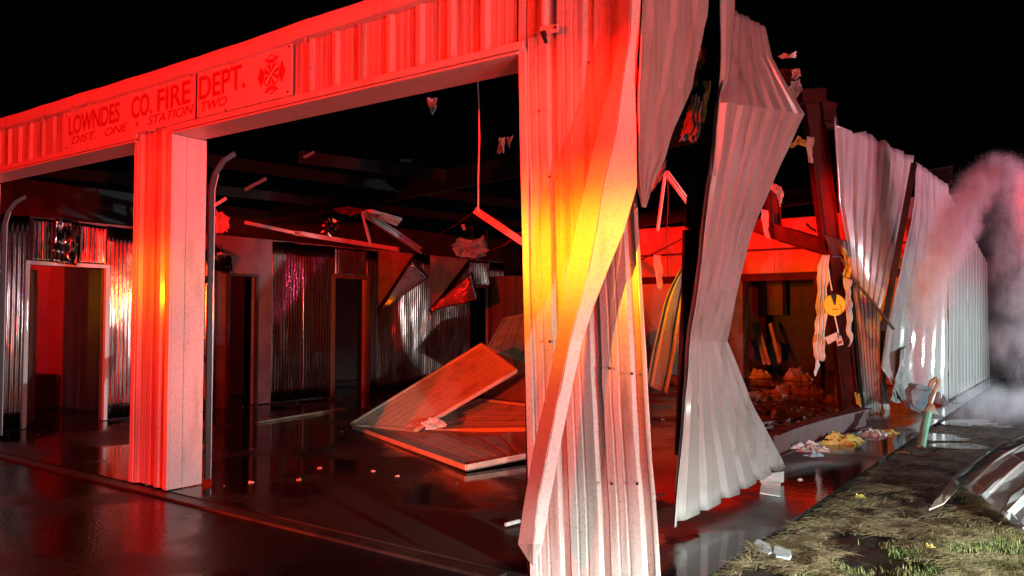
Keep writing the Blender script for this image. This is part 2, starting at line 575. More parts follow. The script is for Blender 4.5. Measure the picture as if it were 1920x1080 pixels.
# door openings: header trim, soffit, jambs
def slant(x0, x1, y0, y1, d0, d1):
    return MB().prism([(x0, y0, zh(x0) + d0), (x1, y0, zh(x1) + d0), (x1, y0, zh(x1) + d1), (x0, y0, zh(x0) + d1)], (0, y1 - y0, 0))
def opening(xa, xb):
    slant(xa - .06, xb + .05, -.055, -.035, .004, .056).build('header_trim', M['trim'], st, bevel=.004)
    slant(xa, xb, -.034, .30, -.022, .003).build('door_head', M['trim'], st, bevel=.004)
    slant(xa, xb, -.050, -.0345, -.022, -.008).build('head_lip', M['trim'], st, bevel=.003)
opening(-5.04, -.90)
opening(-9.96, -5.73)
def jamb(xf, xi, z0=.008):
    """xf: outer pier face side, xi: opening side"""
    s_ = 1 if xi > xf else -1
    MB().box((min(xf, xi), -.038, z0), (max(xf, xi), -.012, zh(xi) - .024)).build('jamb_trim', M['trim'], st, bevel=.003)
    MB().box((min(xi - s_ * .022, xi), -.011, z0), (max(xi - s_ * .022, xi), .12, zh(xi) - .024)).build('door_jamb', M['trim'], st, bevel=.003)
    MB().box((min(xi - s_ * .026, xi - s_ * .004), .124, z0), (max(xi - s_ * .026, xi - s_ * .004), .34, zh(xi) - .024)).build('door_jamb', M['trim'], st, bevel=.003)
jamb(-5.11, -5.04)
jamb(-5.66, -5.73)
jamb(-10.02, -9.96)
MB().box((-5.67, .13, .01), (-5.10, .16, ZH)).build('pier_back', M['kraft'], st)
# overhead door tracks: vertical run that curves back at the head
def track(xt):
    pts = [V((xt, .39, .05)), V((xt, .39, 2.95)), V((xt, .43, 3.12)), V((xt + .01, .52, 3.27)), V((xt + .02, .64, 3.36))]
    mb = MB()
    for p, q in zip(pts, pts[1:]): mb.beam(p, q, .03, .05, (0, 1, 0))
    o = mb.build('door_track', M['black'], st)
    mb = MB()
    for p, q in zip(pts[:3], pts[1:3]): mb.beam(p + V((.018, .030, 0)), q + V((.018, .030, 0)), .005, .008, (0, 1, 0))
    mb.build('track_flange', M['trackedge'], o)
    for z in (.4, 1.2, 2.0, 2.7):
        MB().box((xt - .04, .36, z), (xt - .0155, .46, z + .08)).build('track_bracket', M['track'], o)
track(-5.035)
track(-9.945)

# right corner pier: one leaning ribbed sheet, standing a little proud, with its jamb trim
rp_L = [A(*q, 0) for q in [(987, -110), (986, 80), (990, 300), (996, 560), (1002, 800), (1009, 1085), (1010, 1128)]]
rp_R = [A(*q, 0) for q in [(1196, -110), (1195, 90), (1196, 380), (1205, 560), (1216, 740), (1236, 1040), (1243, 1150)]]
rp_R[-1].z = rp_L[-1].z = -.02
sheet(rp_L, rp_R, 3, -.034, 30, dent=.012, seed=3, phase=.45, crease=[(.63, .6, .25, .012, .03)]).build('corner_wall_panel', M['wall'], st, solid=.002, smooth=True, sharp=25,
      label='leaning ribbed corner panel streaked with wet grime')
mb = MB()
for (p, q) in zip(rp_L, rp_L[1:]):
    mb.beam(p + V((-.02, -.012, 0)), q + V((-.02, -.012, 0)), .05, .02, (0, 1, 0))
mb.build('jamb_trim', M['trim'], st)
mb = MB()
for (p, q) in zip(rp_L[1:], rp_L[2:]):
    mb.beam(p + V((-.030, .15, 0)), q + V((-.030, .15, 0)), .02, .28, (0, 1, 0))
mb.build('door_jamb', M['trim'], st)
# framing behind the corner
MB().cee((-.85, .18, .0), (-.9, .18, 3.5), .06, .2, (0, 1, 0)).build('door_post', M['iron'], st)

# ---------------------------------------------------------------- sign
sg = T('station_sign', (-5.25, -.045, 3.52), 'two-panel white sign board with dark fire department lettering above the pier', 'sign')
tilt = lambda x_: 0.0
def board(xa, xb, za, zb):
    return MB().prism([(xa, -.044, za), (xb, -.044, zb), (xb, -.044, 3.965), (xa, -.044, 3.99 if xa < -5 else 3.972)], (0, .012, 0))
board(-7.29, -4.625, 3.545, 3.53).build('sign_panel', M['sign'], sg)
board(-4.612, -3.225, 3.53, 3.515).build('sign_panel', M['sign'], sg)
MB().box((-4.628, -.050, 3.50), (-4.609, -.0445, 4.05)).build('seam_cover', M['dark'], sg)
for bx, bz in [(-3.26, 3.93), (-3.27, 3.55), (-7.2, 3.94), (-7.2, 3.58), (-4.7, 3.95), (-4.5, 3.95), (-4.15, 3.535)]:
    MB().tube([(bx, -.052, bz), (bx, -.044, bz)], .009, 8).build('screw', M['dark'], sg)


def text(body, xa, xb, z, cap, shear=0., bold=.02, rise=0.):
    cu = bpy.data.curves.new('lettering', 'FONT')
    cu.body = body
    cu.size = 1
    cu.offset = bold
    cu.extrude = .002
    cu.shear = shear
    tmp = bpy.data.objects.new('lettering_tmp', cu)
    COL.objects.link(tmp)
    bpy.context.view_layer.update()
    me = bpy.data.meshes.new_from_object(tmp.evaluated_get(bpy.context.evaluated_depsgraph_get()))
    bpy.data.objects.remove(tmp)
    xs = [v.co.x for v in me.vertices]
    ys = [v.co.y for v in me.vertices if True]
    x0, w = min(xs), max(xs) - min(xs)
    capy = .70
    for v in me.vertices:
        u = (v.co.x - x0) / w
        v.co = V((xa + (xb - xa) * u, -.0465 - v.co.z, z + v.co.y / capy * cap + rise * u)) - V(sg.location)
    me.materials.clear()
    me.materials.append(M['letter'])
    o = bpy.data.objects.new('lettering', me)
    COL.objects.link(o)
    o.parent = sg
text('LOWNDES', -7.15, -6.03, 3.715, .205, bold=.018)
text('CO.', -5.79, -5.40, 3.70, .215, bold=.018)
text('FIRE', -5.30, -4.72, 3.70, .215, bold=.018)
text('DEPT.', -4.575, -3.86, 3.695, .215, bold=.018)
text('DIST.', -7.08, -6.52, 3.60, .085, shear=.25, bold=.012)
text('ONE', -6.33, -5.86, 3.59, .085, shear=.25, bold=.012)
text('STATION', -5.47, -4.66, 3.585, .088, shear=.25, bold=.012)
text('TWO', -4.54, -4.13, 3.578, .085, shear=.25, bold=.012)
c0 = V((-5.68, -.047, 3.625))
MB().prism([c0 + V((a, 0, b)) for a, b in [(-.055, 0), (-.014, .010), (0, .035), (.014, .010), (.055, 0), (.014, -.010), (0, -.035), (-.014, -.010)]], (0, .003, 0)).build('star_mark', M['letter'], sg)
# firefighters' cross emblem
ec = V((-3.495, -.047, 3.738))
def ep(r, a, y=0): return ec + V((r * math.cos(a) * 1.06, y, r * math.sin(a)))
for k in range(4):
    a0 = k * math.pi / 2
    pts = [ep(.118, a0 - .42), ep(.172, a0 - .60)] + [ep(.172 - .022 * math.sin(math.pi * (i + 1) / 6) + .02 * (1 - abs(i - 2) / 2) * 1.3, a0 - .60 + 1.2 * (i + 1) / 6) for i in range(5)] + [ep(.172, a0 + .60), ep(.118, a0 + .42)]
    MB().prism(pts, (0, .0025, 0)).build('emblem_arm', M['letter'], sg)
def ring(r0, r1, n=40):
    mb = MB()
    for k in range(n):
        a, c = 2 * math.pi * k / n, 2 * math.pi * (k + 1) / n
        mb.prism([ep(r0, a), ep(r1, a), ep(r1, c), ep(r0, c)], (0, .0025, 0))
    return mb
ring(.098, .108).build('emblem_ring', M['letter'], sg)
mb = MB()
for k in range(8):
    a = math.pi / 8 + k * math.pi / 4
    mb.prism([ep(.012, a - .6), ep(.092, a - .22), ep(.092, a + .22), ep(.012, a + .6)], (0, .0025, 0))
mb.build('emblem_wheel', M['letter'], sg)
for k, r in enumerate((.7, 2.25)):
    d = V((math.cos(r), 0, math.sin(r)))
    MB().beam(ec - d * .085 + V((0, -.003, 0)), ec + d * .085 + V((0, -.003, 0)), .003, .012, (0, 1, 0)).build('emblem_tool', M['sign'], sg)
for a, tx in ((math.pi / 2, 'FIRE'), (-math.pi / 2, 'DEPT')):
    mid = ep(.147, a)
    text_z = mid.z - .014
    sv = M['letter']
    M['letter'] = M['sign']
    text(tx, mid.x - .042, mid.x + .042, text_z, .026, bold=.0)
    M['letter'] = sv
    lo = [o for o in sg.children if o.name.startswith('lettering')][-1]
    for v in lo.data.vertices: v.co.y -= .0005

# conduit with its strap near the head of the corner pier
cn = T('conduit_pipe', A(1020, 70, -.05), 'grey conduit pipe ending in a bent strap above the right door corner', 'pipe')
MB().tube([A(1022, -60, -.05), A(1022, 45, -.05), A(1024, 62, -.05)], .028, 10).build('pipe', M['trim'], cn, smooth=True)
MB().prism([A(1012, 50, -.09), A(1036, 46, -.09), A(1046, 45, -.09), A(1046, 58, -.09), A(1030, 62, -.09), A(1012, 64, -.09)], (0, .012, 0)).build('strap', M['trim'], cn)
MB().tube([A(1019, 60, -.09), A(1021, 72, -.09), A(1024, 80, -.09)], [.022, .014, .012], 8).build('cable_end', M['black'], cn)
for q in ((1041, 51), (1004, 66)):
    MB().tube([A(*q, -.097), A(*q, -.06)], .011, 8).build('screw', M['dark'], cn)

# ================================================================== INTERIOR: left partition
PX = -10.78
pw = T('partition_wall', (PX, 6, 0), 'interior partition lined with shiny corrugated metal and four doorways', 'wall')
def PZ(x_, y_): return S(x_, y_, PX).z
def PY(x_): return S(x_, 600, PX).y
TOP = 3.19
doors = [(1.06, 2.20, 2.46, 'a'), (4.50, 5.06, 2.46, 'b'), (7.02, 7.92, 2.50, 'c'), (11.5, 12.35, 2.45, 'd')]
edges = [-.15]
for d in doors: edges += [d[0], d[1]]
edges.append(13.0)
for i in range(0, len(edges), 2):
    MB().box((PX - .11, edges[i], .01), (PX - .03, edges[i + 1], TOP)).build('drywall_board', M['drywall'] if i < 5 else M['kraft'], pw)
for d in doors:
    MB().box((PX - .108, d[0] + .001, d[2]), (PX - .032, d[1] - .001, TOP - .001)).build('drywall_board', M['drywall'], pw)
def liner(y0, y1, ztop, zbot=.02, mt='galvd', pitch=.068, dent=.010, seed=0, lean=0.0, amp=.027):
    """corrugated liner; ztop is a function of y"""
    n = int((y1 - y0) / pitch * 8)
    nz_ = 12
    rows = []
    for i in range(nz_ + 1):
        row = []
        for k in range(n + 1):
            y = y0 + (y1 - y0) * k / n
            zt = ztop(y) if callable(ztop) else ztop
            zt += .02 * noise.noise(V((y * 3, seed, 1)))
            z = zbot + (zt - zbot) * i / nz_
            off = amp * .5 * (1 - math.cos(2 * math.pi * (y - y0) / pitch)) + dent * (noise.noise(V((y * 1.3, z * .8, seed))) + .5 * noise.noise(V((y * 4, z * 2, seed + 9))))
            row.append((PX + .008 + off + lean * (z / 3), y, z))
        rows.append(row)
    return MB().grid(rows).build('liner_sheet', M[mt], pw, solid=.0015, smooth=True, sharp=60)
def tri_top(a, c, lo):
    return lambda y: TOP if (y < a or y > c) else lo + (TOP - lo) * (y - a) / (c - a)
liner(.05, 1.05, 3.19, mt='galv', seed=1)
liner(1.07, 1.40, 3.17, 2.50, mt='galv', seed=2, dent=.02)
liner(1.62, 2.19, 3.15, 2.50, mt='galv', seed=3, dent=.02)
liner(2.22, 3.1, 3.15, seed=4, mt='galv', dent=.02)
liner(3.11, 4.20, lambda y: 3.15 - .9 * max(0, y - 3.7), mt='galv', seed=5)
liner(5.44, 6.2, 3.16, seed=6, dent=.02, amp=.011)
liner(6.205, 7.00, 3.16, seed=7, dent=.02, amp=.011)
liner(7.03, 7.9, 3.16, 2.56, seed=8, dent=.03, amp=.020)
liner(7.94, 8.24, 3.16, seed=9, amp=.02)
zl1, zl2 = PZ(712, 580), PZ(800, 583)
liner(8.25, 9.98, tri_top(8.25, 9.45, zl1), seed=10, dent=.02, amp=.021)
liner(9.985, 11.48, tri_top(10.0, 11.5, zl2), seed=11, dent=.02, amp=.021)
liner(11.52, 12.3, 3.15, 2.5, seed=12, dent=.03)
liner(12.36, 12.95, 3.15, seed=13, dent=.02)
# kraft faced board showing where the liner has been peeled away
for a, c, lo in ((8.25, 9.45, zl1), (10.0, 11.5, zl2)):
    MB().prism([(PX - .028, a, lo), (PX - .028, c, TOP - .01), (PX - .028, a, TOP - .01)], (.02, 0, 0)).build('backing_board', M['kraft'], pw)
MB().prism([(PX - .028, 4.05, 2.5), (PX - .028, 5.42, 2.5), (PX - .028, 5.75, 3.17), (PX - .028, 4.2, 3.17)], (.03, 0, 0)).build('backing_board', M['drywall'], pw, label='pale bare board where the liner has been ripped off')
MB().box((PX - .029, 5.07, .02), (PX + .03, 5.42, 2.498)).build('backing_board', M['drywall'], pw)
def dframe(y0, y1, z, mt, w=.07, left=True):
    f = MB().box((PX - .12, y0 - w, z), (PX + .045, y1 + w, z + w)).build('door_frame', mt, pw, bevel=.004)
    if left: MB().box((PX - .12, y0 - w, .01), (PX + .04, y0 - .002, z - .002)).build('frame_post', mt, f)
    MB().box((PX - .12, y1 + .002, .01), (PX + .042, y1 + w, z - .002)).build('frame_post', mt, f)
dframe(1.06, 2.20, 2.46, M['trim'], .06)
dframe(7.02, 7.92, 2.50, M['wood'], .09)
dframe(11.5, 12.35, 2.45, M['wood'], .10)
dframe(4.5, 5.06, 2.44, M['dark'], .05)
# brown door leaf standing ajar
dl = MB().prism([(PX - .1, 1.07, .03), (PX - .62, 1.42, .03), (PX - .60, 1.44, .03), (PX - .08, 1.10, .03)], (0, 0, 2.38)).build('door', M['doorwood'], pw, label='brown panelled door standing ajar')
for z0, z1 in ((.25, 1.0), (1.2, 2.2)):
    for t0, t1 in ((.12, .44), (.56, .88)):
        p = lambda t, z: V((PX - .08 - .52 * t, 1.10 + .34 * t, z)) + V((.006, .008, 0))
        MB().prism([p(t0, z0), p(t1, z0), p(t1, z1), p(t0, z1)], (.004, .006, 0)).build('raised_panel', M['doorwood'], dl)
# rooms behind the partition
MB().box((-14.1, -.2, .003), (-14.0, 13, 2.95)).build('back_room_wall', M['room'], kind='structure')
MB().box((-14.0, 2.75, .003), (PX - .12, 2.85, 2.95)).build('back_room_wall', M['room'], kind='structure')
MB().box((-14.0, 6.0, .003), (PX - .12, 6.1, 2.95)).build('back_room_wall', M['kraft'], kind='structure')
MB().box((-14.1, -.2, 2.96), (PX - .115, 13, 3.04)).build('ceiling', M['dark'], kind='structure')
MB().box((-14.3, -.2, 3.05), (-14.2, 20, 4.3)).build('exterior_wall', M['dark'], kind='structure')
bx = MB().box((-13.9, 1.7, .004), (-13.3, 2.6, .62)).build('storage_crate', M['black'], label='low dark crate on the floor of the back room beyond the left doorway', cat='crate', bevel=.02)

# curled liner flaps hanging off the partition
def flap(pts3, seedv, lab, n=9):
    a, b_, c = pts3
    sheet([a, a.lerp(c, .5), c], [b_, b_.lerp(c, .5), c.lerp(b_, .04)], n, .03, 14, prof=WAVE, dent=.01, seed=seedv).build('liner_flap', M['galv'], label=lab, cat='metal flap', group='torn liner flaps hanging from the partition', solid=.0015, smooth=True, sharp=60)
flap((S(776, 483, PX + .6), S(806, 520, PX + .9), S(714, 582, PX + .05)), 21, 'smooth silver corrugated flap peeled from the middle of the partition')
flap((S(886, 508, PX + 1.0), S(899, 562, PX + 1.1), S(800, 585, PX + .05)), 22, 'crumpled silver corrugated flap peeled beside the far doorway')
# crumpled curl near the first pier
rows = []
for i in range(15):
    row = []
    for k in range(61):
        t, s_ = i / 14, k / 60
        p = S(394 + 40 * s_ + 3 * t, 455 + 25 * s_ + 50 * t - 12 * s_ * t, PX + .12 + .10 * math.sin(3 * t + 2 * s_))
        row.append(p + V((.02 * math.sin(2 * math.pi * s_ * 7) + .03 * noise.noise(V((s_ * 4, t * 4, 3))), 0, 0)))
    rows.append(row)
MB().grid(rows).build('liner_flap', M['galv'], label='small curled silver scrap hanging just right of the middle pier', cat='metal flap', group='torn liner flaps hanging from the partition', solid=.0015, smooth=True, sharp=60)
rows = []
for i in range(13):
    row = []
    for k in range(49):
        t, s_ = i / 12, k / 48
        p = S(104 + 44 * s_ - 4 * t, 410 + 82 * t + 6 * s_, PX + .1 + .12 * noise.noise(V((s_ * 3, t * 3, 8))))
        row.append(p + V((.016 * math.sin(2 * math.pi * s_ * 5) + .05 * noise.noise(V((s_ * 6, t * 5, 3))), 0, 0)))
    rows.append(row)
MB().grid(rows).build('liner_flap', M['galv'], label='ragged crumpled silver scrap hanging above the leftmost doorway', cat='metal flap', group='torn liner flaps hanging from the partition', solid=.0015, smooth=True, sharp=50)

# rear wall ------------------------------------------------------------------
RY = 17.0
rw = T('rear_wall', (-5, RY, 0), 'red-lit rear wall with stained insulation facing above a dark bay opening', 'wall')
xo0, xo1 = A(1378, 600, RY).x, A(1532, 600, RY).x
zo = A(1450, 528, RY).z
ztop = A(1250, 425, RY).z
zg = A(1250, 478, RY).z
zb1, zb0 = A(1250, 519, RY).z, A(1250, 532, RY).z
xx = -10.7
while xx < -.2:
    x1 = min(xx + 1.5, -.2)
    for z0, z1 in ((zb1 + .004, zg - .03), (zg + .03, ztop + (.25 if xx > -3 else 0) + .12 * noise.noise(V((xx, 0, 0))))):
        MB().box((xx + .006, RY - .02 + .01 * random.random(), z0), (x1 - .006, RY + .06, z1)).build('insulation_panel', M['redwall'], rw)
    if x1 < xo0 + .05 or xx > xo1:
        MB().box((xx + .006, RY - .01, .02), (min(x1, xo0) - .006 if xx < xo0 else x1 - .006, RY + .06, zb0 - .004)).build('insulation_panel', M['redwall'], rw)
    xx = x1
MB().box((-10.7, RY - .06, zg - .026), (-.2, RY + .02, zg + .026)).build('girt', M['dark'], rw)
MB().box((-10.7, RY - .12, zb0), (-.2, RY + .02, zb1)).build('girt', M['iron'], rw)
MB().box((xo0 - .12, RY - .16, .02), (xo0 + .28, RY + .3, zb0 - .003)).build('door_jamb', M['drywall'], rw)
MB().box((xo1 - .05, RY - .1, .02), (xo1 + .1, RY + .3, zb0 - .003)).build('door_jamb', M['iron'], rw)
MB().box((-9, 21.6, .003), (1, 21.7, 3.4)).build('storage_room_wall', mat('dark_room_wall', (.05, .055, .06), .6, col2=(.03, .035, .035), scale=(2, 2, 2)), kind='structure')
# timber boards leaning inside the rear bay
for i, (q0, q1) in enumerate((((1393, 612), (1402, 672)), ((1412, 606), (1434, 683)), ((1420, 604), (1442, 684)), ((1444, 607), (1462, 680)))):
    MB().beam(D(*q0, 24.0), D(*q1, 23.0), .10, .03, (0, 1, 0)).build('timber_board', M['cream'], label=('short pale board leaning at the left of the dark rear bay', 'long pale board leaning left of its twin in the dark rear bay', 'long pale board leaning right of its twin in the dark rear bay', 'dim board leaning furthest right in the dark rear bay')[i], cat='board', group='boards leaning in the rear bay')
for i, (c, w, h) in enumerate((((1412, 655), .45, .6), ((1453, 660), .40, .6))):
    p = D(*c, 24.4)
    MB().box((p.x - w / 2, p.y, p.z - h / 2), (p.x + w / 2, p.y + .05, p.z + h / 2)).build('wall_board', M['drywall'], label=('wide grey board behind the left leaning planks in the rear bay', 'grey board behind the right leaning plank in the rear bay')[i], cat='board', group='boards leaning in the rear bay')
p = D(1440, 545, 24.8)
cb = T('wall_cabinet', (p.x, p.y, 1.6), 'dim grey wall cabinet high inside the dark rear bay', 'cabinet')
MB().box((p.x - .55, p.y, 1.75), (p.x + .45, p.y + .4, 2.95)).build('cabinet_body', M['dimgrey'], cb, bevel=.01)
MB().box((p.x - .53, p.y - .02, 1.78), (p.x - .06, p.y - .002, 2.92)).build('cabinet_door', M['dimgrey'], cb)
MB().box((p.x - .04, p.y - .02, 1.78), (p.x + .43, p.y - .002, 2.92)).build('cabinet_door', M['dimgrey'], cb)
# back of hall, left of the rear wall: cupboard and short wall
cp = T('tall_cupboard', (-8.9, 14.2, 0), 'brown tall cupboard standing past the end of the partition', 'cupboard')
pa, pb = D(938, 520, 20.5), D(968, 520, 20.5)
MB().box((pa.x - .3, pa.y, .01), (pb.x + .1, pa.y + .6, 2.75)).build('cupboard_body', M['doorwood'], cp, bevel=.01)
MB().box((pa.x - .27, pa.y - .02, .1), ((pa.x + pb.x) / 2 - .105, pa.y - .002, 2.7)).build('cupboard_door', M['doorwood'], cp)
MB().box(((pa.x + pb.x) / 2 - .095, pa.y - .02, .1), (pb.x + .07, pa.y - .002, 2.7)).build('cupboard_door', M['doorwood'], cp)

# roof steel -------------------------------------------------------------------
rf = T('roof_frame', (-6, 8, 3.6), 'dark red-iron rafters and purlins left standing over the bays', 'roof frame')
MB().ibeam((-14, 7.8, 4.15), (-2.2, 7.8, 4.75), .16, .40).build('rafter', M['roof'], rf)
MB().ibeam((-14, 16.6, 4.2), (-.4, 16.6, 5.0), .16, .40).build('rafter', M['roof'], rf)
for xx in (-12.0, -9.4):
    MB().cee((xx, .9, 4.05 + .02 * (xx + 14)), (xx, 16.4, 4.52 + .03 * (xx + 14)), .07, .2).build('purlin', M['roof'], rf)
MB().cee(D(560, 295, 13), D(835, 330, 14), .07, .2).build('purlin', M['roof'], rf, label='dropped purlin hanging at a slant')

# loose poles and fixtures across the top of the partition
def pole(pts, r, mt, name, lab, cat, group=None):
    return MB().tube(pts, r, 6).build(name, mt, label=lab, cat=cat, group=group)
def strut(q0, d0, q1, d1, w, h, lab):
    return MB().cee(D(*q0, d0), D(*q1, d1), w, h).build('metal_strut', M['trim'], label=lab, cat='strut', group='bent metal struts fallen onto the partition')
strut((458, 417), 14.8, (552, 437), 15.4, .04, .06, 'short bent white strut lying on top of the partition nearest the middle pier')
strut((552, 437), 15.5, (746, 468), 17.6, .05, .09, 'long white strut lying along the top of the partition')
strut((683, 401), 14.5, (788, 470), 16.6, .05, .13, 'wide sloping white strut whose foot touches the partition above the smooth silver flap')
strut((678, 400), 14.5, (692, 455), 15.5, .04, .08, 'short upright white strut meeting the wide sloping strut')
strut((890, 394), 13.0, (1000, 468), 13.0, .05, .11, 'sloping white strut whose top hangs by the thin wire right of the bay')
strut((399, 388), 12.0, (425, 372), 12.0, .03, .04, 'tiny red-lit strut end above the crate of torn metal beside the door track')
strut((460, 356), 13.0, (500, 335), 13.0, .03, .05, 'short stray strut slanting up in the dark left of the bay')
strut((570, 296), 13.0, (590, 285), 13.0, .03, .04, 'smallest stray strut highest in the dark of the bay')
strut((1248, 325), 8.2, (1290, 382), 8.5, .03, .06, 'thin red-lit strut slanting between the corner and the hanging sheet')
# a broken light fixture
fx = T('light_fixture', D(715, 405, 15), 'broken strip light hanging askew above the partition', 'light fixture')
a, c = D(690, 396, 15.0), D(748, 412, 15.6)
MB().beam(a, c, .18, .06).build('fixture_housing', M['trim'], fx)
MB().beam(a + V((0, 0, -.05)), c + V((0, 0, -.05)), .07, .035).build('fixture_tube', M['white'], fx)
MB().prism([D(715, 401, 14.9), D(750, 410, 15.3), D(742, 424, 15.3), D(708, 409, 14.9)], (.02, .02, .004)).build('fixture_reflector', M['cream'], fx)
# hood shaped lamp shade and scraps above the wall
def scrap(name, q, d, mt, lab, cat='scrap', group=None, th=.012, jz=.06):
    pts = [D(x_, y_, d + jz * math.sin(i * 2.1)) for i, (x_, y_) in enumerate(q)]
    cen = sum(pts, V()) / len(pts)
    mb = MB()
    k = len(pts)
    rr = random.Random(len(lab) * 31 + k)
    size = max((p - cen).length for p in pts)
    # torn outline: every edge broken into uneven bites
    ringp = []
    for i in range(k):
        a_, b_ = pts[i], pts[(i + 1) % k]
        ringp.append(a_)
        for t in (.22, .45, .7, .88):
            p = a_.lerp(b_, t + rr.uniform(-.06, .06))
            p = p + (cen - p) * rr.uniform(-.10, .22) + DV * size * .18 * noise.noise(p * 5.1)
            ringp.append(p)
    rings = [ringp]
    for f_ in (.68, .36):
        rings.append([cen.lerp(p, f_) + DV * (size * .34 * noise.noise(p * (3.2 / max(size, .1)) + V((f_ * 9, 0, 0)))) for p in ringp])
    K = len(ringp)
    for r_ in rings: mb.v += r_
    mb.v.append(cen - DV * size * .1)
    for ri in range(2):
        for i in range(K):
            j = (i + 1) % K
            mb.f.append((ri * K + i, ri * K + j, (ri + 1) * K + j, (ri + 1) * K + i))
    for i in range(K): mb.f.append((2 * K + i, 2 * K + (i + 1) % K, 3 * K))
    return mb.build(name, mt, label=lab, cat=cat, group=group, solid=th)
scrap('metal_scrap', [(596, 430), (612, 404), (625, 408), (640, 422), (634, 444), (606, 440)], 15.8, M['galvd'], 'crumpled reddish metal scrap standing on the partition behind the long strut')
scrap('metal_scrap', [(402, 392), (414, 396), (432, 408), (428, 436), (404, 436)], 13.2, M['wall'], 'bright red-lit sheet scrap on the partition beside the door track')
scrap('metal_scrap', [(626, 392), (650, 386), (682, 392), (690, 398), (660, 404), (634, 400)], 15.2, M['iron'], 'dark curved hood of sheet metal above the sloping strut')
scrap('metal_scrap', [(845, 460), (862, 445), (900, 448), (918, 470), (890, 484), (855, 480)], 19.0, M['redwall'], 'pile of torn red-lit facing behind the far end of the partition')
scrap('metal_scrap', [(884, 452), (905, 440), (915, 458), (912, 480), (893, 488)], 19.4, M['cream'], 'pale crumpled sheet behind the far end of the partition')
scrap('paper_scrap', [(864, 421), (871, 420), (874, 431), (868, 433)], 16, M['cream'], 'small paper scrap caught on the sagging wire', th=.004)
scrap('insulation_tuft', [(801, 183), (819, 183), (817, 205), (810, 215), (804, 200)], 11.5, M['cream'], 'cream insulation tuft hanging from the middle of the bay ceiling', 'insulation')
scrap('insulation_tuft', [(936, 258), (947, 257), (944, 287), (932, 288)], 11.5, M['cream'], 'orange-lit insulation strip hanging right of the thin wire', 'insulation')
scrap('insulation_tuft', [(951, 257), (962, 254), (957, 266), (955, 277), (952, 270)], 11.6, M['cream'], 'thin pale insulation strip hanging nearest the right door jamb', 'insulation')
scrap('insulation_tuft', [(750, 298), (775, 299), (770, 304), (752, 303)], 13.8, M['white'], 'flat pale scrap lying on the dropped purlin', 'insulation', th=.006)
# wires
pole([A(895, 135, .35), D(898, 200, 6.9), D(899, 260, 7.0), D(897, 330, 7.0), D(897, 398, 7.1)], .006, M['trim'], 'hanging_wire', 'thin straight wire hanging inside the right bay', 'wire')
pole([D(780, 458, 16.5), D(820, 440, 16), D(855, 422, 15), D(890, 396, 13)], .008, M['iron'], 'sagging_wire', 'sagging wire running from the partition up to the hanging strut', 'wire')
pole([D(1248, 320, 10), D(1240, 380, 10.2), D(1233, 432, 10.4)], .022, M['trim'], 'hanging_rod', 'red-lit rod hanging in the gap left of the twisted sheet', 'rod')
pole([D(1252, 330, 10), D(1253, 380, 10), D(1250, 440, 10), D(1253, 518, 10.2)], .006, M['iron'], 'hanging_wire', 'fine wire hanging in the gap beside the red-lit rod', 'wire')
pole([D(1200, 488, 15), D(1240, 468, 15), D(1279, 448, 15)], .016, M['iron'], 'brace_rod', 'thin slanting brace rod in front of the red rear wall', 'rod')
pole([D(920, 470, 19), D(945, 460, 19), D(985, 430, 19)], .02, M['iron'], 'brace_rod', 'slanting rod in front of the red wall past the partition end', 'rod')
pole([D(912, 432, 19.5), D(914, 470, 19.5)], .03, M['iron'], 'broken_stud', 'short upright stud rising behind the partition end', 'stud')
pole([D(884, 424, 19.5), D(884, 486, 19.5)], .05, M['iron'], 'broken_stud', 'thicker upright stud rising behind the pale crumpled sheet', 'stud')

# ================================================================== collapsed overhead door sections
def section(corners, name, lab, nrib, th, mt, rail=True, bands=3):
    a, b_, c, d = [V(p) for p in corners]      # a-b one long edge, d-c the other
    pn = (b_ - a).cross(d - a).normalized()
    rc = c - CAM
    c = CAM + rc * ((a - CAM).dot(pn) / rc.dot(pn))      # keep the section flat
    root = T(name, ((a + b_ + c + d) / 4), lab, 'door section', 'sections of the collapsed overhead door')
    nrm = (b_ - a).cross(d - a).normalized()
    if nrm.z < 0: nrm = -nrm
    # skin boards separated by grooves
    for i in range(nrib):
        t0, t1 = i / nrib, (i + 1) / nrib
        e = .006 / max((d - a).length, .1)
        pa, pb = a.lerp(d, t0 + e), b_.lerp(c, t0 + e)
        pc, pd = b_.lerp(c, t1 - e), a.lerp(d, t1 - e)
        m1, m2 = pa.lerp(pd, .5) + nrm * .003, pb.lerp(pc, .5) + nrm * .003
        w = (pd - pa) * .12
        mb = MB().prism([pa, pb, pc, pd], -nrm * th * .4)
        mb.prism([m1 - w, m2 - w, m2 + w, m1 + w], -nrm * .006)
        mb.build('skin_board', mt, root)
    MB().prism([a.lerp(c, .004), b_.lerp(d, .004), c.lerp(a, .004), d.lerp(b_, .004)], -nrm * th).v
    back = MB().prism([p - nrm * th * .45 for p in (a.lerp(c, .003), b_.lerp(d, .003), c.lerp(a, .003), d.lerp(b_, .003))], -nrm * th * .5)
    back.build('section_back', M['sectback'], root)
    if rail:
        for p, q in ((a, b_), (d, c), (a, d), (b_, c)):
            MB().beam(p, q, .03, th * .9 + .01, nrm).build('edge_rail', mt, root)
    return root
P1 = [G(660, 795, .04), D(903, 646, 12.6), D(968, 695, 11.6), D(776, 808, 11.1)]
section(P1, 'door_section', 'raised pale ribbed door section sloping up from the floor', 8, .05, M['sect'])
P2 = [G(662, 800, .03), G(874, 876, .06), G(1015, 848, .06), G(1012, 806, .10)]
section(P2, 'door_section', 'lower ribbed door section lying flat under the raised one', 7, .05, M['sect'])
P4 = [D(752, 808, 11.5), D(1006, 804, 10.6), D(1012, 763, 11.6), D(900, 750, 12.3)]
section(P4, 'door_section', 'middle ribbed door section tilted up between the raised and the flat one', 5, .05, M['sect'])
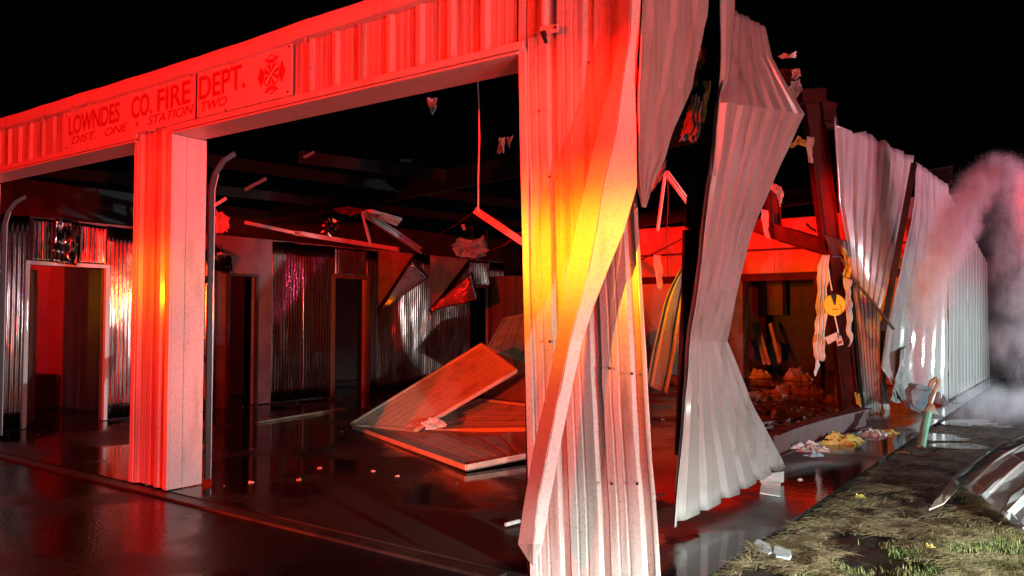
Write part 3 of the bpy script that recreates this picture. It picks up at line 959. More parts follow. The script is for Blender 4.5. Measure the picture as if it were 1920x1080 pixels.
P3 = [D(915, 652, 13.6), D(946, 598, 14.6), D(1030, 582, 14.6), D(1020, 690, 13.2)]
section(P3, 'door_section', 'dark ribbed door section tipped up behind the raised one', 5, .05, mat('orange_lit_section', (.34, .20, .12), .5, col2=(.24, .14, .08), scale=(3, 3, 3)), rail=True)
section([D(905, 742, 12.4), D(975, 702, 12.2), D(1015, 702, 12.2), D(1015, 770, 11.8)], 'door_section', 'plain brown back of a door section between the two ribbed ones', 1, .05, M['doorwood'], rail=False)
scrap('metal_scrap', [(790, 792), (805, 782), (832, 790), (838, 800), (815, 806), (796, 806)], 10.85, M['wfluff'], 'grey crumpled plastic scrap lying between the two ribbed door sections', th=.006)

# ================================================================== side wall wreckage
# twisted corner trim peeled across the pier
ys = [-70, 60, 150, 250, 350, 430, 503, 577, 640, 720, 828, 939, 1020]
lf = [1165, 1162, 1146, 1120, 1097, 1080, 1065, 1052, 1042, 1029, 1003, 984, 971]
fo = [1184, 1181, 1167, 1154, 1130, 1118, 1104, 1085, 1068, 1052, 1030, 1008, 1000]
rt = [1204, 1199, 1190, 1193, 1194, 1171, 1141, 1112, 1092, 1074, 1052, 1031, 1018]
dy = [-.06, -.07, -.09, -.12, -.15, -.17, -.19, -.22, -.25, -.29, -.34, -.38, -.40]
ct = T('corner_trim', A(1000, 1020, -.4), 'long twisted corner trim peeled diagonally across the right pier', 'metal trim')
Lp = [A(x_, y_, d_) for x_, y_, d_ in zip(lf, ys, dy)]
Fp = [A(x_, y_, d_ - .045) for x_, y_, d_ in zip(fo, ys, dy)]
Rp = [A(x_, y_, d_ + .015) for x_, y_, d_ in zip(rt, ys, dy)]
cm = sheet(Lp, Fp, 1, .0, 48, prof=PLAIN, dent=.003, seed=31, dscale=4, lin=True)
cm.build('trim_leg', M['trim'], ct, solid=.003)
Fp2 = [p + V((.004, .004, 0)) for p in Fp]
sheet(Fp2, Rp, 1, .0, 48, prof=PLAIN, dent=.003, seed=32, dscale=4, lin=True).build('trim_leg', M['trim'], ct, solid=.003)
tip = [Lp[-1], Fp[-1], A(999, 1061, -.42), A(990, 1050, -.42)]
MB().prism(tip, (0, .004, 0)).build('trim_tip', M['wall'], ct)
MB().prism([Fp[-1] + V((.004, .004, 0)), Rp[-1], A(1003, 1058, -.42)], (0, .004, 0)).build('trim_tip', M['wall'], ct)

def wsheet(name, rows, X, periods, amp, lab, nt=40, dent=.03, seed=0, phase=0., jag=.0, crease=None, ridge=.028, mt='side', group='loose sheets of the torn side wall'):
    L = [S(r[0], r[1], xx[0] if isinstance(xx, tuple) else xx) for r, xx in zip(rows, X)]
    R = [S(r[2], r[3], xx[1] if isinstance(xx, tuple) else xx) for r, xx in zip(rows, X)]
    return sheet(L, R, periods, amp, nt, prof=SIDEPROF, dent=dent, seed=seed, phase=phase, jag=jag, crease=crease, lin=True, ridge=ridge).build(name, M[mt], label=lab, cat='metal sheet', group=group, solid=.0025, smooth=True, sharp=16)
# sheet A, at the corner, tapering down
rowsA = [(1207, -80, 1332, -80), (1202, 40, 1322, 30), (1199, 100, 1308, 100), (1197, 160, 1297, 165), (1196, 230, 1264, 238), (1197, 300, 1244, 300), (1199, 350, 1222, 352), (1201, 388, 1207, 390)]
wsheet('wall_sheet', rowsA, [.02, .02, .02, .01, 0, 0, 0, 0], 3, -.028, 'grey side wall sheet hanging from the corner and tapering downward', seed=41, dent=.008)
# sheet B, the long pinched one
rowsB = [(1372, 20, 1434, 50), (1363, 105, 1448, 108), (1347, 190, 1506, 214), (1321, 430, 1415, 412), (1307, 540, 1380, 545), (1292, 640, 1362, 640), (1282, 760, 1404, 748), (1263, 988, 1472, 876)]
XB = [-.14, (-.08, -.06), (.04, .10), (-.14, -.14), (-.24, -.26), (-.40, -.42), (-.42, -.40), (-.46, -.40)]
wsheet('wall_sheet', rowsB, XB, 6, -.045, 'long pinched side wall sheet flaring out above the wet floor', nt=63, seed=42, dent=.006, jag=.03)
# folded flange standing along sheet B's left edge
rowsF = [(1349, -70, 1377, -70), (1350, 0, 1376, 20), (1346, 100, 1366, 100), (1342, 190, 1354, 190), (1333, 250, 1346, 240), (1326, 330, 1335, 330)]
wsheet('wall_sheet', rowsF, [-.0, -.0, -.02, -.04, -.06, -.08], 1, -.02, 'narrow folded strip standing above the long pinched sheet', seed=43, dent=.01)
# dark column behind sheet B
st2 = T('steel_column', S(1290, 760, -.7), 'dark red-iron column hidden behind the long pinched sheet', 'column')
ga = [S(1345, 200, -.32), S(1308, 330, -.36), S(1294, 430, -.40), S(1291, 560, -.45), S(1284, 700, -.5), S(1279, 850, -.52)]
mb = MB()
for p, q in zip(ga, ga[1:]): mb.beam(p, q, .02, .24, (0, 1, 0))
mb.build('column_web', M['iron'], st2)
mb = MB()
for p, q in zip(ga, ga[1:]): mb.beam(p + V((.0, .13, 0)), q + V((0, .13, 0)), .14, .016, (0, 1, 0))
mb.build('column_flange', M['iron'], st2)
# amber sheet C inside the gap
rowsC = [(1279, 500, 1284, 520), (1262, 530, 1281, 545), (1246, 570, 1277, 585), (1234, 620, 1270, 630), (1222, 670, 1263, 680), (1213, 722, 1251, 738)]
L = [D(r[0], r[1], 7.2) for r in rowsC]
R = [D(r[2], r[3], 7.3) for r in rowsC]
sheet(L, R, 1.5, -.012, 24, prof=SIDEPROF, dent=.012, seed=44).build('wall_sheet', M['wall'], label='narrow curled amber-lit sheet hanging inside the gap at the corner', cat='metal sheet', group='loose sheets of the torn side wall', solid=.0025, smooth=True, sharp=28)
# sheets D: the pushed-in part of the wall
rowsD = [(1563, 222, 1713, 296), (1567, 300, 1703, 372), (1574, 380, 1688, 440), (1588, 460, 1668, 510), (1600, 540, 1650, 580), (1612, 640, 1646, 670), (1621, 775, 1652, 772)]
wsheet('wall_sheet', rowsD, [(-.85, -.5), (-.87, -.5), (-.9, -.52), (-.92, -.55), (-.96, -.6), (-1.0, -.75), (-1.05, -.86)], 6, -.045, 'fan-shaped pinkish side wall sheet with a jagged top, leaning inward', nt=44, seed=45, jag=.12, dent=.010)
rowsE = [(1717, 303, 1777, 347), (1712, 385, 1778, 440), (1700, 450, 1778, 500), (1684, 520, 1778, 560), (1664, 600, 1778, 640), (1652, 690, 1777, 700), (1690, 752, 1777, 748)]
wsheet('wall_sheet', rowsE, [(-.48, -.22), (-.5, -.22), (-.52, -.22), (-.56, -.22), (-.62, -.22), (-.7, -.22), (-.5, -.22)], 6, -.03, 'broad pale side wall sheet behind the water spray', nt=40, seed=46, dent=.010)
rowsG = [(1650, 600, 1660, 610), (1648, 660, 1660, 670), (1650, 720, 1662, 725), (1656, 768, 1667, 772)]
wsheet('wall_sheet', rowsG, [-.75, -.8, -.85, -.9], 1, -.02, 'short curved strip of sheeting standing at the foot of the fan-shaped sheet', seed=47, dent=.02)
rowsK = [(1686, 660, 1712, 640), (1682, 700, 1706, 690), (1672, 735, 1698, 735), (1668, 752, 1688, 756)]
wsheet('wall_sheet', rowsK, [-.5, -.55, -.55, -.5], 2, -.02, 'torn wet scrap of sheeting curled at the foot of the broad pale sheet', seed=48, dent=.05)
MB().beam(D(1714, 306, 13.4), D(1656, 620, 12.9), .02, .10, tuple(RT)).build('gap_shade_strip', M['dark'], label='added dark strip that blackens the gap between the fan-shaped and the broad pale sheet', cat='stud')  # strip added to keep the lit rear wall out of the gap
# end wall still standing
q = [S(1779, 360, -.2), S(1861, 511, -.2), S(1861, 704, -.2), S(1779, 749, -.2)]
ew = T('end_wall', (-.2, 18, 0), 'upright pale side wall section at the far corner with a sloping top', 'wall')
nP = 5
for i in range(nP):
    t0, t1 = i / nP, (i + 1) / nP
    a, b_ = q[0].lerp(q[1], t0), q[0].lerp(q[1], t1)
    d, c = q[3].lerp(q[2], t0), q[3].lerp(q[2], t1)
    sheet([a, d], [b_ - V((0, .01, 0)), c - V((0, .01, 0))], 3, -.010, 3, seed=i).build('wall_panel', M['side'], ew, solid=.002)
q2 = q[1].copy()
MB().box((-.24, q[1].y - .06, q[2].z), (-.12, q[1].y + .02, q[1].z)).build('corner_trim', M['trim'], ew)

# steel at the broken corner of the frame ---------------------------------------
fr = T('steel_portal', S(1590, 775, -1.1), 'leaning red-iron frame post with a sagging rafter at the broken side wall', 'steel frame')
MB().ibeam(D(1593, 778, 13.2), D(1560, 470, 12.6), .22, .26, tuple(RT)).build('post', M['iron'], fr)
MB().ibeam(D(1558, 468, 12.3), D(1522, 195, 12.0), .22, .26, tuple(RT)).build('post', M['iron'], fr)
MB().beam(D(1548, 200, 12.4), D(1572, 330, 12.6), .22, .2, tuple(RT)).build('post', M['iron'], fr)
MB().beam(D(1470, 190, 12.4), D(1560, 215, 12.4), .25, .30).build('splice_plate', M['iron'], fr)
MB().beam(D(1500, 182, 12.2), D(1545, 180, 12.2), .2, .2).build('splice_plate', M['iron'], fr)
MB().ibeam(D(1452, 440, 13.5), D(1446, 350, 13.5), .22, .2, tuple(RT)).build('post', M['iron'], fr)
mb = MB()
rr = [D(1405, 418, 13.4), D(1470, 440, 13.0), D(1530, 458, 12.5), D(1572, 468, 12.1)]
for p, q in zip(rr, rr[1:]): mb.ibeam(p, q, .2, .24)
mb.build('rafter', M['iron'], fr)
MB().prism([D(1545, 440, 12), D(1580, 452, 12), D(1585, 478, 12), D(1560, 480, 12)], (.03, .05, 0)).build('bracket', M['dark'], fr)
MB().beam(D(1592, 775, 13.0) + V((-.2, 0, 0)), D(1592, 775, 13.0) + V((.25, 0, 0)), .35, .02).build('base_plate', M['iron'], fr)
pole([D(1577, 485, 11.9), D(1605, 530, 11.8), D(1641, 572, 11.7), D(1676, 618, 11.6)], .02, M['black'], 'steel_rod', 'black steel rod sticking out past the yellow disc', 'rod')
pole([D(1590, 470, 12.6), D(1598, 560, 12.9), D(1606, 660, 13.1), D(1617, 772, 13.3)], .045, M['black'], 'edge_angle', 'black steel angle standing at the edge of the fan-shaped sheet', 'steel angle')
pole([D(1513, 420, 12.3), D(1520, 428, 12.2), D(1530, 433, 12.2)], .02, M['black'], 'bent_bolt', 'short black bent bolt standing on the sagging rafter', 'bolt')
scrap('insulation_tuft', [(1579, 460), (1588, 470), (1596, 500), (1594, 522), (1584, 528), (1580, 515), (1586, 500)], 11.8, M['fluff'], 'orange-yellow insulation tuft wrapped round the black rod', 'insulation')
def cloth(name, rowsP, d, mt, lab, cat):
    L = [D(r[0], r[1], d) for r in rowsP]
    R = [D(r[2], r[3], d + .08) for r in rowsP]
    return sheet(L, R, 2.5, .03, 20, prof=WAVE, dent=.05, seed=len(lab), dscale=5).build(name, mt, label=lab, cat=cat, solid=.004, smooth=True, sharp=50)
cloth('facing_strip', [(1540, 478, 1553, 478), (1532, 510, 1552, 520), (1532, 560, 1549, 560), (1528, 620, 1545, 620), (1525, 660, 1542, 660), (1530, 675, 1538, 678)], 12.0, M['cream'], 'long torn cream facing hanging left of the leaning post', 'torn facing')
cloth('facing_strip', [(1582, 520, 1592, 525), (1585, 560, 1594, 560), (1588, 600, 1594, 600), (1589, 650, 1593, 650)], 12.3, M['cream'], 'narrow cream facing strip hanging right of the leaning post', 'torn facing')
cloth('facing_strip', [(1527, 640, 1533, 640), (1526, 680, 1532, 680), (1527, 705, 1531, 705)], 12.3, M['white'], 'short white strip dangling below the long torn cream facing', 'torn facing')
cloth('facing_strip', [(1592, 620, 1602, 630), (1597, 680, 1610, 680), (1603, 740, 1617, 745)], 13.2, mat('teal_board', (.40, .55, .52), .5), 'pale teal strip of board between the post and the black angle', 'torn facing')
scrap('insulation_tuft', [(1603, 735), (1612, 738), (1616, 765), (1605, 758)], 13.0, M['fluff'], 'yellow insulation tuft at the foot of the leaning post', 'insulation')
# yellow disc with notch, hung on a cord, tags below
yd = T('yellow_disc', D(1565, 592, 11.5), 'yellow disc with a black notch hung on the leaning post', 'disc tag')
dc, rad = D(1565, 572, 11.5), .158
fx_, fy_ = RT, UP
pts = [dc + (fx_ * math.cos(2 * math.pi * k / 40) + fy_ * math.sin(2 * math.pi * k / 40)) * rad for k in range(40)]
MB().prism(pts, DV * .02).build('disc_face', M['yellow'], yd, smooth=True)
MB().prism([dc + fx_ * a + fy_ * b_ - DV * .004 for a, b_ in ((-.065, .158), (.03, .165), (.012, .0), (-.002, -.005), (-.03, .06))], DV * .003).build('notch', M['black'], yd)
for k in range(6):
    MB().prism([dc + fx_ * a + fy_ * b_ - DV * .004 for a, b_ in ((-.03 + k * .017, -.075), (-.02 + k * .017, -.075), (-.022 + k * .017, -.045 - .008 * (k % 2)), (-.028 + k * .017, -.048))], DV * .003).build('print_mark', M['chalk'], yd)
MB().tube([dc + fx_ * .07 + fy_ * .01 - DV * .01, dc + fx_ * .09 - fy_ * .04 - DV * .01, dc + fx_ * .1 - fy_ * .13 - DV * .01], .004, 6).build('wire_hook', M['black'], yd)
MB().tube([D(1551, 502, 11.6), D(1560, 545, 11.52)], .010, 6).build('cord', M['white'], yd)
MB().tube([dc - fy_ * .155, D(1572, 625, 11.5)], .010, 6).build('cord', M['white'], yd)
tg = T('paper_tags', D(1565, 640, 11.4), 'two pale paper tags on a cord under the yellow disc', 'tags')
MB().prism([D(x_, y_, 11.45) for x_, y_ in ((1546, 633), (1571, 622), (1575, 632), (1568, 637), (1553, 646))], DV * .006).build('tag', M['white'], tg)
tt = MB().prism([D(x_, y_, 11.48) for x_, y_ in ((1567, 634), (1577, 629), (1582, 646), (1571, 649))], DV * .006).build('tag', M['white'], tg)
MB().prism([D(x_, y_, 11.47) for x_, y_ in ((1571, 641), (1578, 638), (1579, 643), (1572, 646))], DV * .003).build('print_mark', M['chalk'], tt)
MB().tube([D(1571, 624, 11.43), D(1572, 634, 11.44)], .008, 6).build('tag_clip', M['black'], tg)

# shreds at the roof break
scrap('torn_shred', [(1459, 105), (1470, 99), (1480, 104), (1494, 96), (1493, 108), (1480, 108), (1466, 110)], 11.5, M['cream'], 'ragged cream shred at the very top of the broken frame', 'torn facing')
scrap('torn_shred', [(1484, 132), (1498, 128), (1503, 142), (1490, 150), (1484, 146)], 11.5, M['wall'], 'small bright pink shred under the ragged cream one', 'torn facing')
scrap('torn_shred', [(1484, 152), (1500, 148), (1505, 168), (1492, 186), (1476, 172)], 11.6, M['wall'], 'grey folded scrap of sheeting above the frame splice', 'torn facing')
scrap('dark_plate', [(1462, 130), (1484, 128), (1486, 165), (1468, 160)], 11.9, M['iron'], 'dark red plate behind the pink shred', 'steel plate', th=.02)
scrap('insulation_tuft', [(1481, 272), (1496, 254), (1516, 266), (1512, 276), (1496, 270), (1484, 278)], 11.5, M['fluff'], 'orange-lit insulation tuft beside the post below the splice', 'insulation')
scrap('insulation_tuft', [(1311, 88), (1324, 92), (1322, 112), (1312, 128), (1306, 160), (1297, 165), (1302, 130)], 6.6, M['fluff'], 'yellow insulation clinging to the edge of the tapering corner sheet', 'insulation')
scrap('facing_scrap', [(1290, 200), (1306, 176), (1316, 190), (1313, 240), (1303, 264), (1274, 266), (1282, 236)], 7.4, M['cream'], 'bright orange-lit torn facing hanging between the corner sheet and the pinched sheet', 'torn facing')
scrap('facing_scrap', [(1215, 352), (1236, 320), (1250, 300), (1251, 318), (1240, 335), (1222, 360)], 6.6, M['white'], 'pale pink plastic scrap below the tapering corner sheet', 'torn facing', th=.005)
scrap('facing_scrap', [(1434, 334), (1446, 342), (1466, 352), (1470, 364), (1463, 388), (1458, 366), (1444, 352)], 9.4, M['cream'], 'curled cream strip caught on the edge of the pinched sheet', 'torn facing')

# fallen beam on the slab -------------------------------------------------------
fb = T('fallen_beam', G(1530, 815), 'bent red-iron beam lying on the wet slab edge', 'steel beam')
bp_ = [G(1449, 836, .12), G(1480, 823, .14), G(1530, 807, .17), G(1580, 794, .20), G(1622, 783, .20)]
mb = MB()
for p, q in zip(bp_, bp_[1:]): mb.beam(p, q, .03, .26, (0, 0, 1))
mb.build('beam_web', M['iron'], fb)
for e in (.135, -.125):
    mb = MB()
    for p, q in zip(bp_, bp_[1:]): mb.beam(p + V((0, 0, e)), q + V((0, 0, e)), .19, .014, (0, 0, 1))
    mb.build('beam_flange', M['iron'], fb)
def pile(name, cx, cy, rx, ry, h, mt, lab, cat='insulation', n=40, z0=0.0, seed=0):
    c = G(cx, cy)
    rows = []
    for i in range(n + 1):
        row = []
        for k in range(n + 1):
            a, b_ = i / n * 2 - 1, k / n * 2 - 1
            r = math.sqrt(a * a + b_ * b_)
            ang = math.atan2(b_, a)
            edge = .72 + .3 * noise.noise(V((math.cos(ang) * 2, math.sin(ang) * 2, seed))) + .15 * noise.noise(V((math.cos(ang) * 6, math.sin(ang) * 6, seed)))
            hh = h * max(0, 1 - (r / edge) ** 2) ** .6 * (.35 + 1.1 * abs(noise.noise(V((a * 2.6, b_ * 2.6, seed)))) + .7 * abs(noise.noise(V((a * 7, b_ * 7, seed)))) + .35 * noise.noise(V((a * 17, b_ * 17, seed))))
            p = c + RT * (a * rx) + FW * (b_ * ry)
            row.append((p.x, p.y, z0 + hh - .01 + (-.03 if r > edge else 0)))
        rows.append(row)
    mb = MB().grid(rows)
    keep = []
    for f in mb.f:
        if any(mb.v[i].z > z0 - .02 for i in f): keep.append(f)
    mb.f = keep
    return mb.build(name, mt, label=lab, cat=cat, smooth=True, sharp=40)
pile('insulation_pile', 1510, 842, .42, .34, .10, M['wfluff'], 'white plastic-faced insulation clump lying before the fallen beam', seed=1)
pile('insulation_pile', 1568, 829, .48, .32, .12, M['fluff'], 'bright yellow insulation clump lying before the fallen beam', seed=2)
pile('insulation_pile', 1482, 843, .16, .08, .03, M['cream'], 'flat pale scrap at the left of the white insulation clump', seed=3)
pile('insulation_pile', 1630, 815, .36, .26, .08, M['wfluff'], 'small white clump at the right end of the fallen beam', seed=4)
pile('insulation_pile', 1655, 812, .36, .22, .07, M['fluff'], 'small yellow clump at the slab edge right of the fallen beam', seed=5)
pile('insulation_pile', 1526, 855, .17, .10, .05, M['grey'], 'crumpled grey plastic bag in front of the white insulation clump', 'bag', seed=6)
scrap('facing_scrap', [(1528, 800), (1545, 788), (1562, 786), (1562, 792), (1545, 800), (1536, 806)], 11.0, M['cream'], 'cream facing scrap stuck on the fallen beam', 'torn facing', th=.005)
MB().beam(G(1445, 825, .06), G(1480, 808, .22), .04, .012).build('white_lath', M['white'], label='thin white lath leaning against the left end of the fallen beam', cat='lath')
# white carton pieces below sheet B
MB().prism([G(1425, 905, .02), G(1463, 905, .02), G(1463, 885, .16), G(1425, 890, .14)], (.02, .05, .0)).build('carton_flap', M['white'], label='white carton flap under the right hem of the pinched sheet', cat='carton')
MB().prism([G(1425, 926, .004), G(1463, 932, .004), G(1464, 908, .015), G(1428, 906, .012)], (.0, .0, .012)).build('carton_flap', M['white'], label='flat white carton piece lying in front of the carton flap', cat='carton')
# debris in the rear of the hall
for i, (x_, y_, rx, ry, h, mt, lab) in enumerate([
    (1475, 735, .5, .4, .18, 'redwall', 'red-lit heap of torn facing on the hall floor before the rear bay'),
    (1420, 708, .5, .4, .22, 'fluff', 'dim yellow insulation heap at the mouth of the rear bay'),
    (1520, 738, .4, .3, .22, 'kraft', 'orange-lit heap of torn board near the leaning post'),
    (1462, 742, .3, .2, .10, 'wfluff', 'white plastic scrap heap on the dark hall floor'),
    (1410, 740, .5, .3, .12, 'kraft', 'brown scrap heap on the hall floor just right of the pinched sheet'),
    (1495, 712, .5, .4, .3, 'redwall', 'tall red-lit heap at the right of the rear bay'),
    (1560, 752, .25, .2, .12, 'kraft', 'small brown scrap heap at the foot of the leaning post'),
    (1440, 722, .3, .3, .12, 'doorwood', 'dark scrap heap between the brown and red-lit heaps')]):
    pile('debris_heap', x_, y_, rx, ry, h, M[mt], lab, 'debris heap', seed=10 + i)
MB().beam(G(1420, 795, .03), G(1505, 782, .03), .10, .05).build('timber_batten', M['iron'], label='thin batten lying on the dark hall floor behind the fallen beam', cat='batten')
MB().beam(G(480, 792, .02), G(650, 765, .02), .05, .03).build('timber_batten', M['wood'], label='thin pale batten lying on the floor along the partition', cat='batten')
MB().beam(G(1208, 700, .10), G(1280, 716, .10), .2, .2).build('timber_batten', M['kraft'], label='stubby timber lying beyond the narrow amber-lit sheet', cat='batten')
# white stubs near the pier
for i, (q0, q1) in enumerate((((948, 984), (974, 977)), ((1228, 932), (1243, 926)))):
    MB().tube([G(*q0, .03), G(*q1, .035)], .016, 8).build('pipe_stub', M['white'], label=('short white pipe stub on the floor left of the peeled trim', 'short white pipe stub on the floor right of the corner pier')[i], cat='pipe')
# small bits on the wet floor
for i, (x_, y_) in enumerate([(600, 878), (700, 884), (470, 905), (745, 893), (1290, 930), (560, 900), (1500, 900), (1508, 848)]):
    p = G(x_, y_)
    pile('floor_scrap', x_, y_, .05, .04, .03, M['cream'], ('tiny red-lit scrap farthest left on the bay floor', 'tiny scrap on the bay floor below the tip of the door sections', 'tiny scrap on the floor right of the middle pier', 'tiny scrap on the floor in front of the lower door section', 'tiny scrap on the floor left of the pinched sheet hem', 'tiny scrap on the floor between pier and door sections', 'tiny scrap on the wet slab below the yellow clump', 'tiny scrap beside the grey plastic bag')[i], 'scrap', n=8, seed=30 + i)

# screws on the corner panel
for q in ((1036, 333), (1037, 640), (1110, 120), (1041, 905), (1148, 690), (1152, 905), (1190, 700), (1200, 905), (1016, 210)):
    p = A(*q, 0)
    MB().tube([p + V((0, -.041, 0)), p + V((0, -.030, 0))], .009, 6).build('screw', M['dark'], st)
# uncountable small rubble over the hall floor
rng = random.Random(5)
mb = MB()
def shard(p, r):
    n = len(mb.v)
    a = [V((rng.uniform(-1, 1), rng.uniform(-1, 1), rng.uniform(0, .7))) * r for _ in range(5)]
    mb.v += [p + q for q in a]
    mb.f += [(n, n + 1, n + 2), (n, n + 2, n + 3), (n, n + 3, n + 4), (n, n + 4, n + 1), (n + 1, n + 3, n + 2)]
for k in range(900):
    z = rng.random()
    if z < .6: p = G(rng.uniform(1380, 1600), rng.uniform(705, 800))
    elif z < .82: p = V((rng.gauss(-4.4, 1.6), rng.gauss(6.6, 1.6), 0))
    elif z < .97: p = V((PX + .1 + abs(rng.gauss(0, .35)), rng.uniform(.5, 12), 0))
    else: p = G(rng.uniform(400, 1000), rng.uniform(820, 980))
    if p.x > -.05 or p.y < .1: continue
    shard(p + V((0, 0, .002)), rng.uniform(.008, .035) * (1.6 if z < .7 else .7))
mb.build('rubble', M['kraft'], kind='stuff', label='small broken scraps scattered over the wet hall floor')
# torn strips hanging in the opening above the pinched sheet
for i, (rw_, d_, mt, lab) in enumerate((
    ([(1296, 178, 1312, 180), (1292, 215, 1311, 220), (1284, 250, 1302, 258)], 7.3, 'cream', 'ragged orange-lit strip hanging highest in the gap beside the tapering sheet'),
    ([(1318, 150, 1326, 152), (1316, 185, 1323, 188), (1312, 228, 1318, 230)], 7.6, 'fluff', 'thin yellowish strip hanging against the dark column'),
    ([(1512, 255, 1524, 258), (1514, 280, 1522, 284), (1512, 305, 1518, 306)], 11.6, 'cream', 'small torn strip hanging under the frame splice'),
    ([(1428, 392, 1438, 394), (1430, 420, 1440, 424), (1434, 446, 1440, 450)], 12.8, 'redwall', 'red-lit torn strip hanging on the stub post behind the pinched sheet'),
    ([(1225, 478, 1236, 478), (1228, 510, 1240, 512), (1232, 540, 1238, 544)], 14.6, 'cream', 'pinkish peeled strip hanging on the red rear wall'))):
    cloth('facing_strip', rw_, d_, M[mt], lab, 'torn facing')
# ================================================================== pipe, box and spray
vb = T('meter_box', G(1735, 772), 'blue-grey meter box leaning beside the burst pipe', 'meter box')
dB = 12.5
q = [D(x_, y_, dB) for x_, y_ in ((1708, 735), (1716, 726), (1746, 731), (1749, 742), (1742, 768), (1728, 772), (1712, 762))]
MB().prism(q, DV * .22).build('box_face', M['grey'], vb, bevel=.015)
q = [D(x_, y_, dB - .05) for x_, y_ in ((1716, 724), (1722, 721), (1748, 726), (1749, 733), (1744, 733), (1718, 729))]
MB().prism(q, DV * .25).build('box_lid', M['grey'], vb, bevel=.008)
q = [D(x_, y_, dB + .02) for x_, y_ in ((1706, 752), (1710, 762), (1728, 770), (1726, 774), (1708, 768))]
MB().prism(q, DV * .2).build('box_rim', M['grey'], vb)
MB().tube([D(1755, 744, 12.4), D(1768, 752, 12.3), D(1774, 756, 12.2)], [.10, .08, .05], 10).build('valve_body', M['grey'], vb, smooth=True)
MB().tube([D(1760, 748, 12.3), D(1762, 736, 12.3)], [.05, .03], 8).build('valve_cap', M['grey'], vb)
pp = T('standpipe', G(1728, 831, -.02), 'green-bottomed standpipe with a looped cream hose at its top', 'pipe')
MB().tube([D(1726, 842, 10.3), D(1734, 800, 10.9), D(1740, 772, 11.3)], .055, 10).build('pipe', M['green'], pp, smooth=True)
hk = [D(1740, 772, 11.3), D(1745, 752, 11.5), D(1751, 735, 11.6), D(1758, 722, 11.6), D(1760, 713, 11.6), D(1755, 710, 11.6), D(1747, 715, 11.6), D(1744, 725, 11.6)]
MB().tube(hk, .036, 8).build('hose_loop', M['cream_pipe'], pp, smooth=True)
MB().tube([D(1737, 774, 11.25), D(1746, 765, 11.3), D(1748, 770, 11.3)], [.05, .075, .04], 8).build('pipe_joint', M['cream_pipe'], pp, smooth=True)

rng = random.Random(3)
arc = [(1728, 742, 12, 1.), (1727, 700, 18, .9), (1730, 640, 28, .8), (1742, 560, 42, .75), (1768, 480, 44, .8), (1798, 410, 44, .9), (1834, 350, 38, .9), (1868, 318, 34, .85), (1900, 330, 40, .6), (1925, 390, 46, .35), (1940, 480, 52, .25), (1950, 600, 58, .2), (1955, 720, 60, .2)]
dz = 13.0
pts, rad_, str_ = [], [], []
for i in range(len(arc) - 1):
    a, b_ = arc[i], arc[i + 1]
    for k in range(16):
        t = k / 16
        w = a[2] + (b_[2] - a[2]) * t
        pts.append(D(a[0] + (b_[0] - a[0]) * t + rng.gauss(0, .10) * w, a[1] + (b_[1] - a[1]) * t + rng.gauss(0, .08) * w, dz + rng.gauss(0, .1) * w * dz / F))
        rad_.append(w * dz / F * rng.uniform(1.0, 1.25))
        str_.append(a[3] + (b_[3] - a[3]) * t)
for k in range(40):
    pts.append(D(rng.uniform(1885, 2000), rng.uniform(400, 720), dz + rng.uniform(-.3, .9)))
    rad_.append(rng.uniform(.4, .7))
    str_.append(.09)
for k in range(60):
    p = G(rng.uniform(1800, 2050), rng.uniform(745, 795), 0)
    pts.append(V((p.x, p.y, .06)))
    rad_.append(rng.uniform(.25, .55))
    str_.append(.13)
me = bpy.data.meshes.new('water_spray')
o0 = G(1735, 760)
me.from_pydata([p - o0 for p in pts], [], [])
for nm, vals in (('rad', rad_), ('str', str_)):
    me.attributes.new(nm, 'FLOAT', 'POINT').data.foreach_set('value', vals)
sp = bpy.data.objects.new('water_spray', me)
sp.location = o0
COL.objects.link(sp)
me.materials.append(M['mist'])
put(sp, 'tall arching plume of water spray and mist bursting beside the wall', None, None, 'stuff')
lo = V([min(p[k] for p in pts) - .9 for k in range(3)]) - o0
hi = V([max(p[k] for p in pts) + .9 for k in range(3)]) - o0
lo.z = .01 - o0.z
ng = bpy.data.node_groups.new('spray_volume', 'GeometryNodeTree')
ng.interface.new_socket('Geometry', in_out='INPUT', socket_type='NodeSocketGeometry')
ng.interface.new_socket('Geometry', in_out='OUTPUT', socket_type='NodeSocketGeometry')
gn, gl = ng.nodes.new, ng.links.new
gi, go = gn('NodeGroupInput'), gn('NodeGroupOutput')
pos = gn('GeometryNodeInputPosition')
sn = gn('GeometryNodeSampleNearest')
gl(gi.outputs[0], sn.inputs['Geometry'])
def samp(kind, src):
    n_ = gn('GeometryNodeSampleIndex')
    n_.data_type = kind
    gl(gi.outputs[0], n_.inputs['Geometry'])
    gl(src, n_.inputs['Value'])
    gl(sn.outputs[0], n_.inputs['Index'])
    return n_.outputs[0]
def named(nm):
    n_ = gn('GeometryNodeInputNamedAttribute')
    n_.data_type = 'FLOAT'
    n_.inputs['Name'].default_value = nm
    return n_.outputs['Attribute']
pos2 = gn('GeometryNodeInputPosition')
ps = samp('FLOAT_VECTOR', pos2.outputs[0])
rs = samp('FLOAT', named('rad'))
ss_ = samp('FLOAT', named('str'))
ds = gn('ShaderNodeVectorMath')
ds.operation = 'DISTANCE'
gl(pos.outputs[0], ds.inputs[0])
gl(ps, ds.inputs[1])
dv = gn('ShaderNodeMath')
dv.operation = 'DIVIDE'
gl(ds.outputs['Value'], dv.inputs[0])
gl(rs, dv.inputs[1])
fm = gn('ShaderNodeMapRange')
fm.interpolation_type = 'SMOOTHERSTEP'
fm.inputs['From Min'].default_value, fm.inputs['From Max'].default_value = 0, 1
fm.inputs['To Min'].default_value, fm.inputs['To Max'].default_value = 1, 0
gl(dv.outputs[0], fm.inputs['Value'])
mu = gn('ShaderNodeMath')
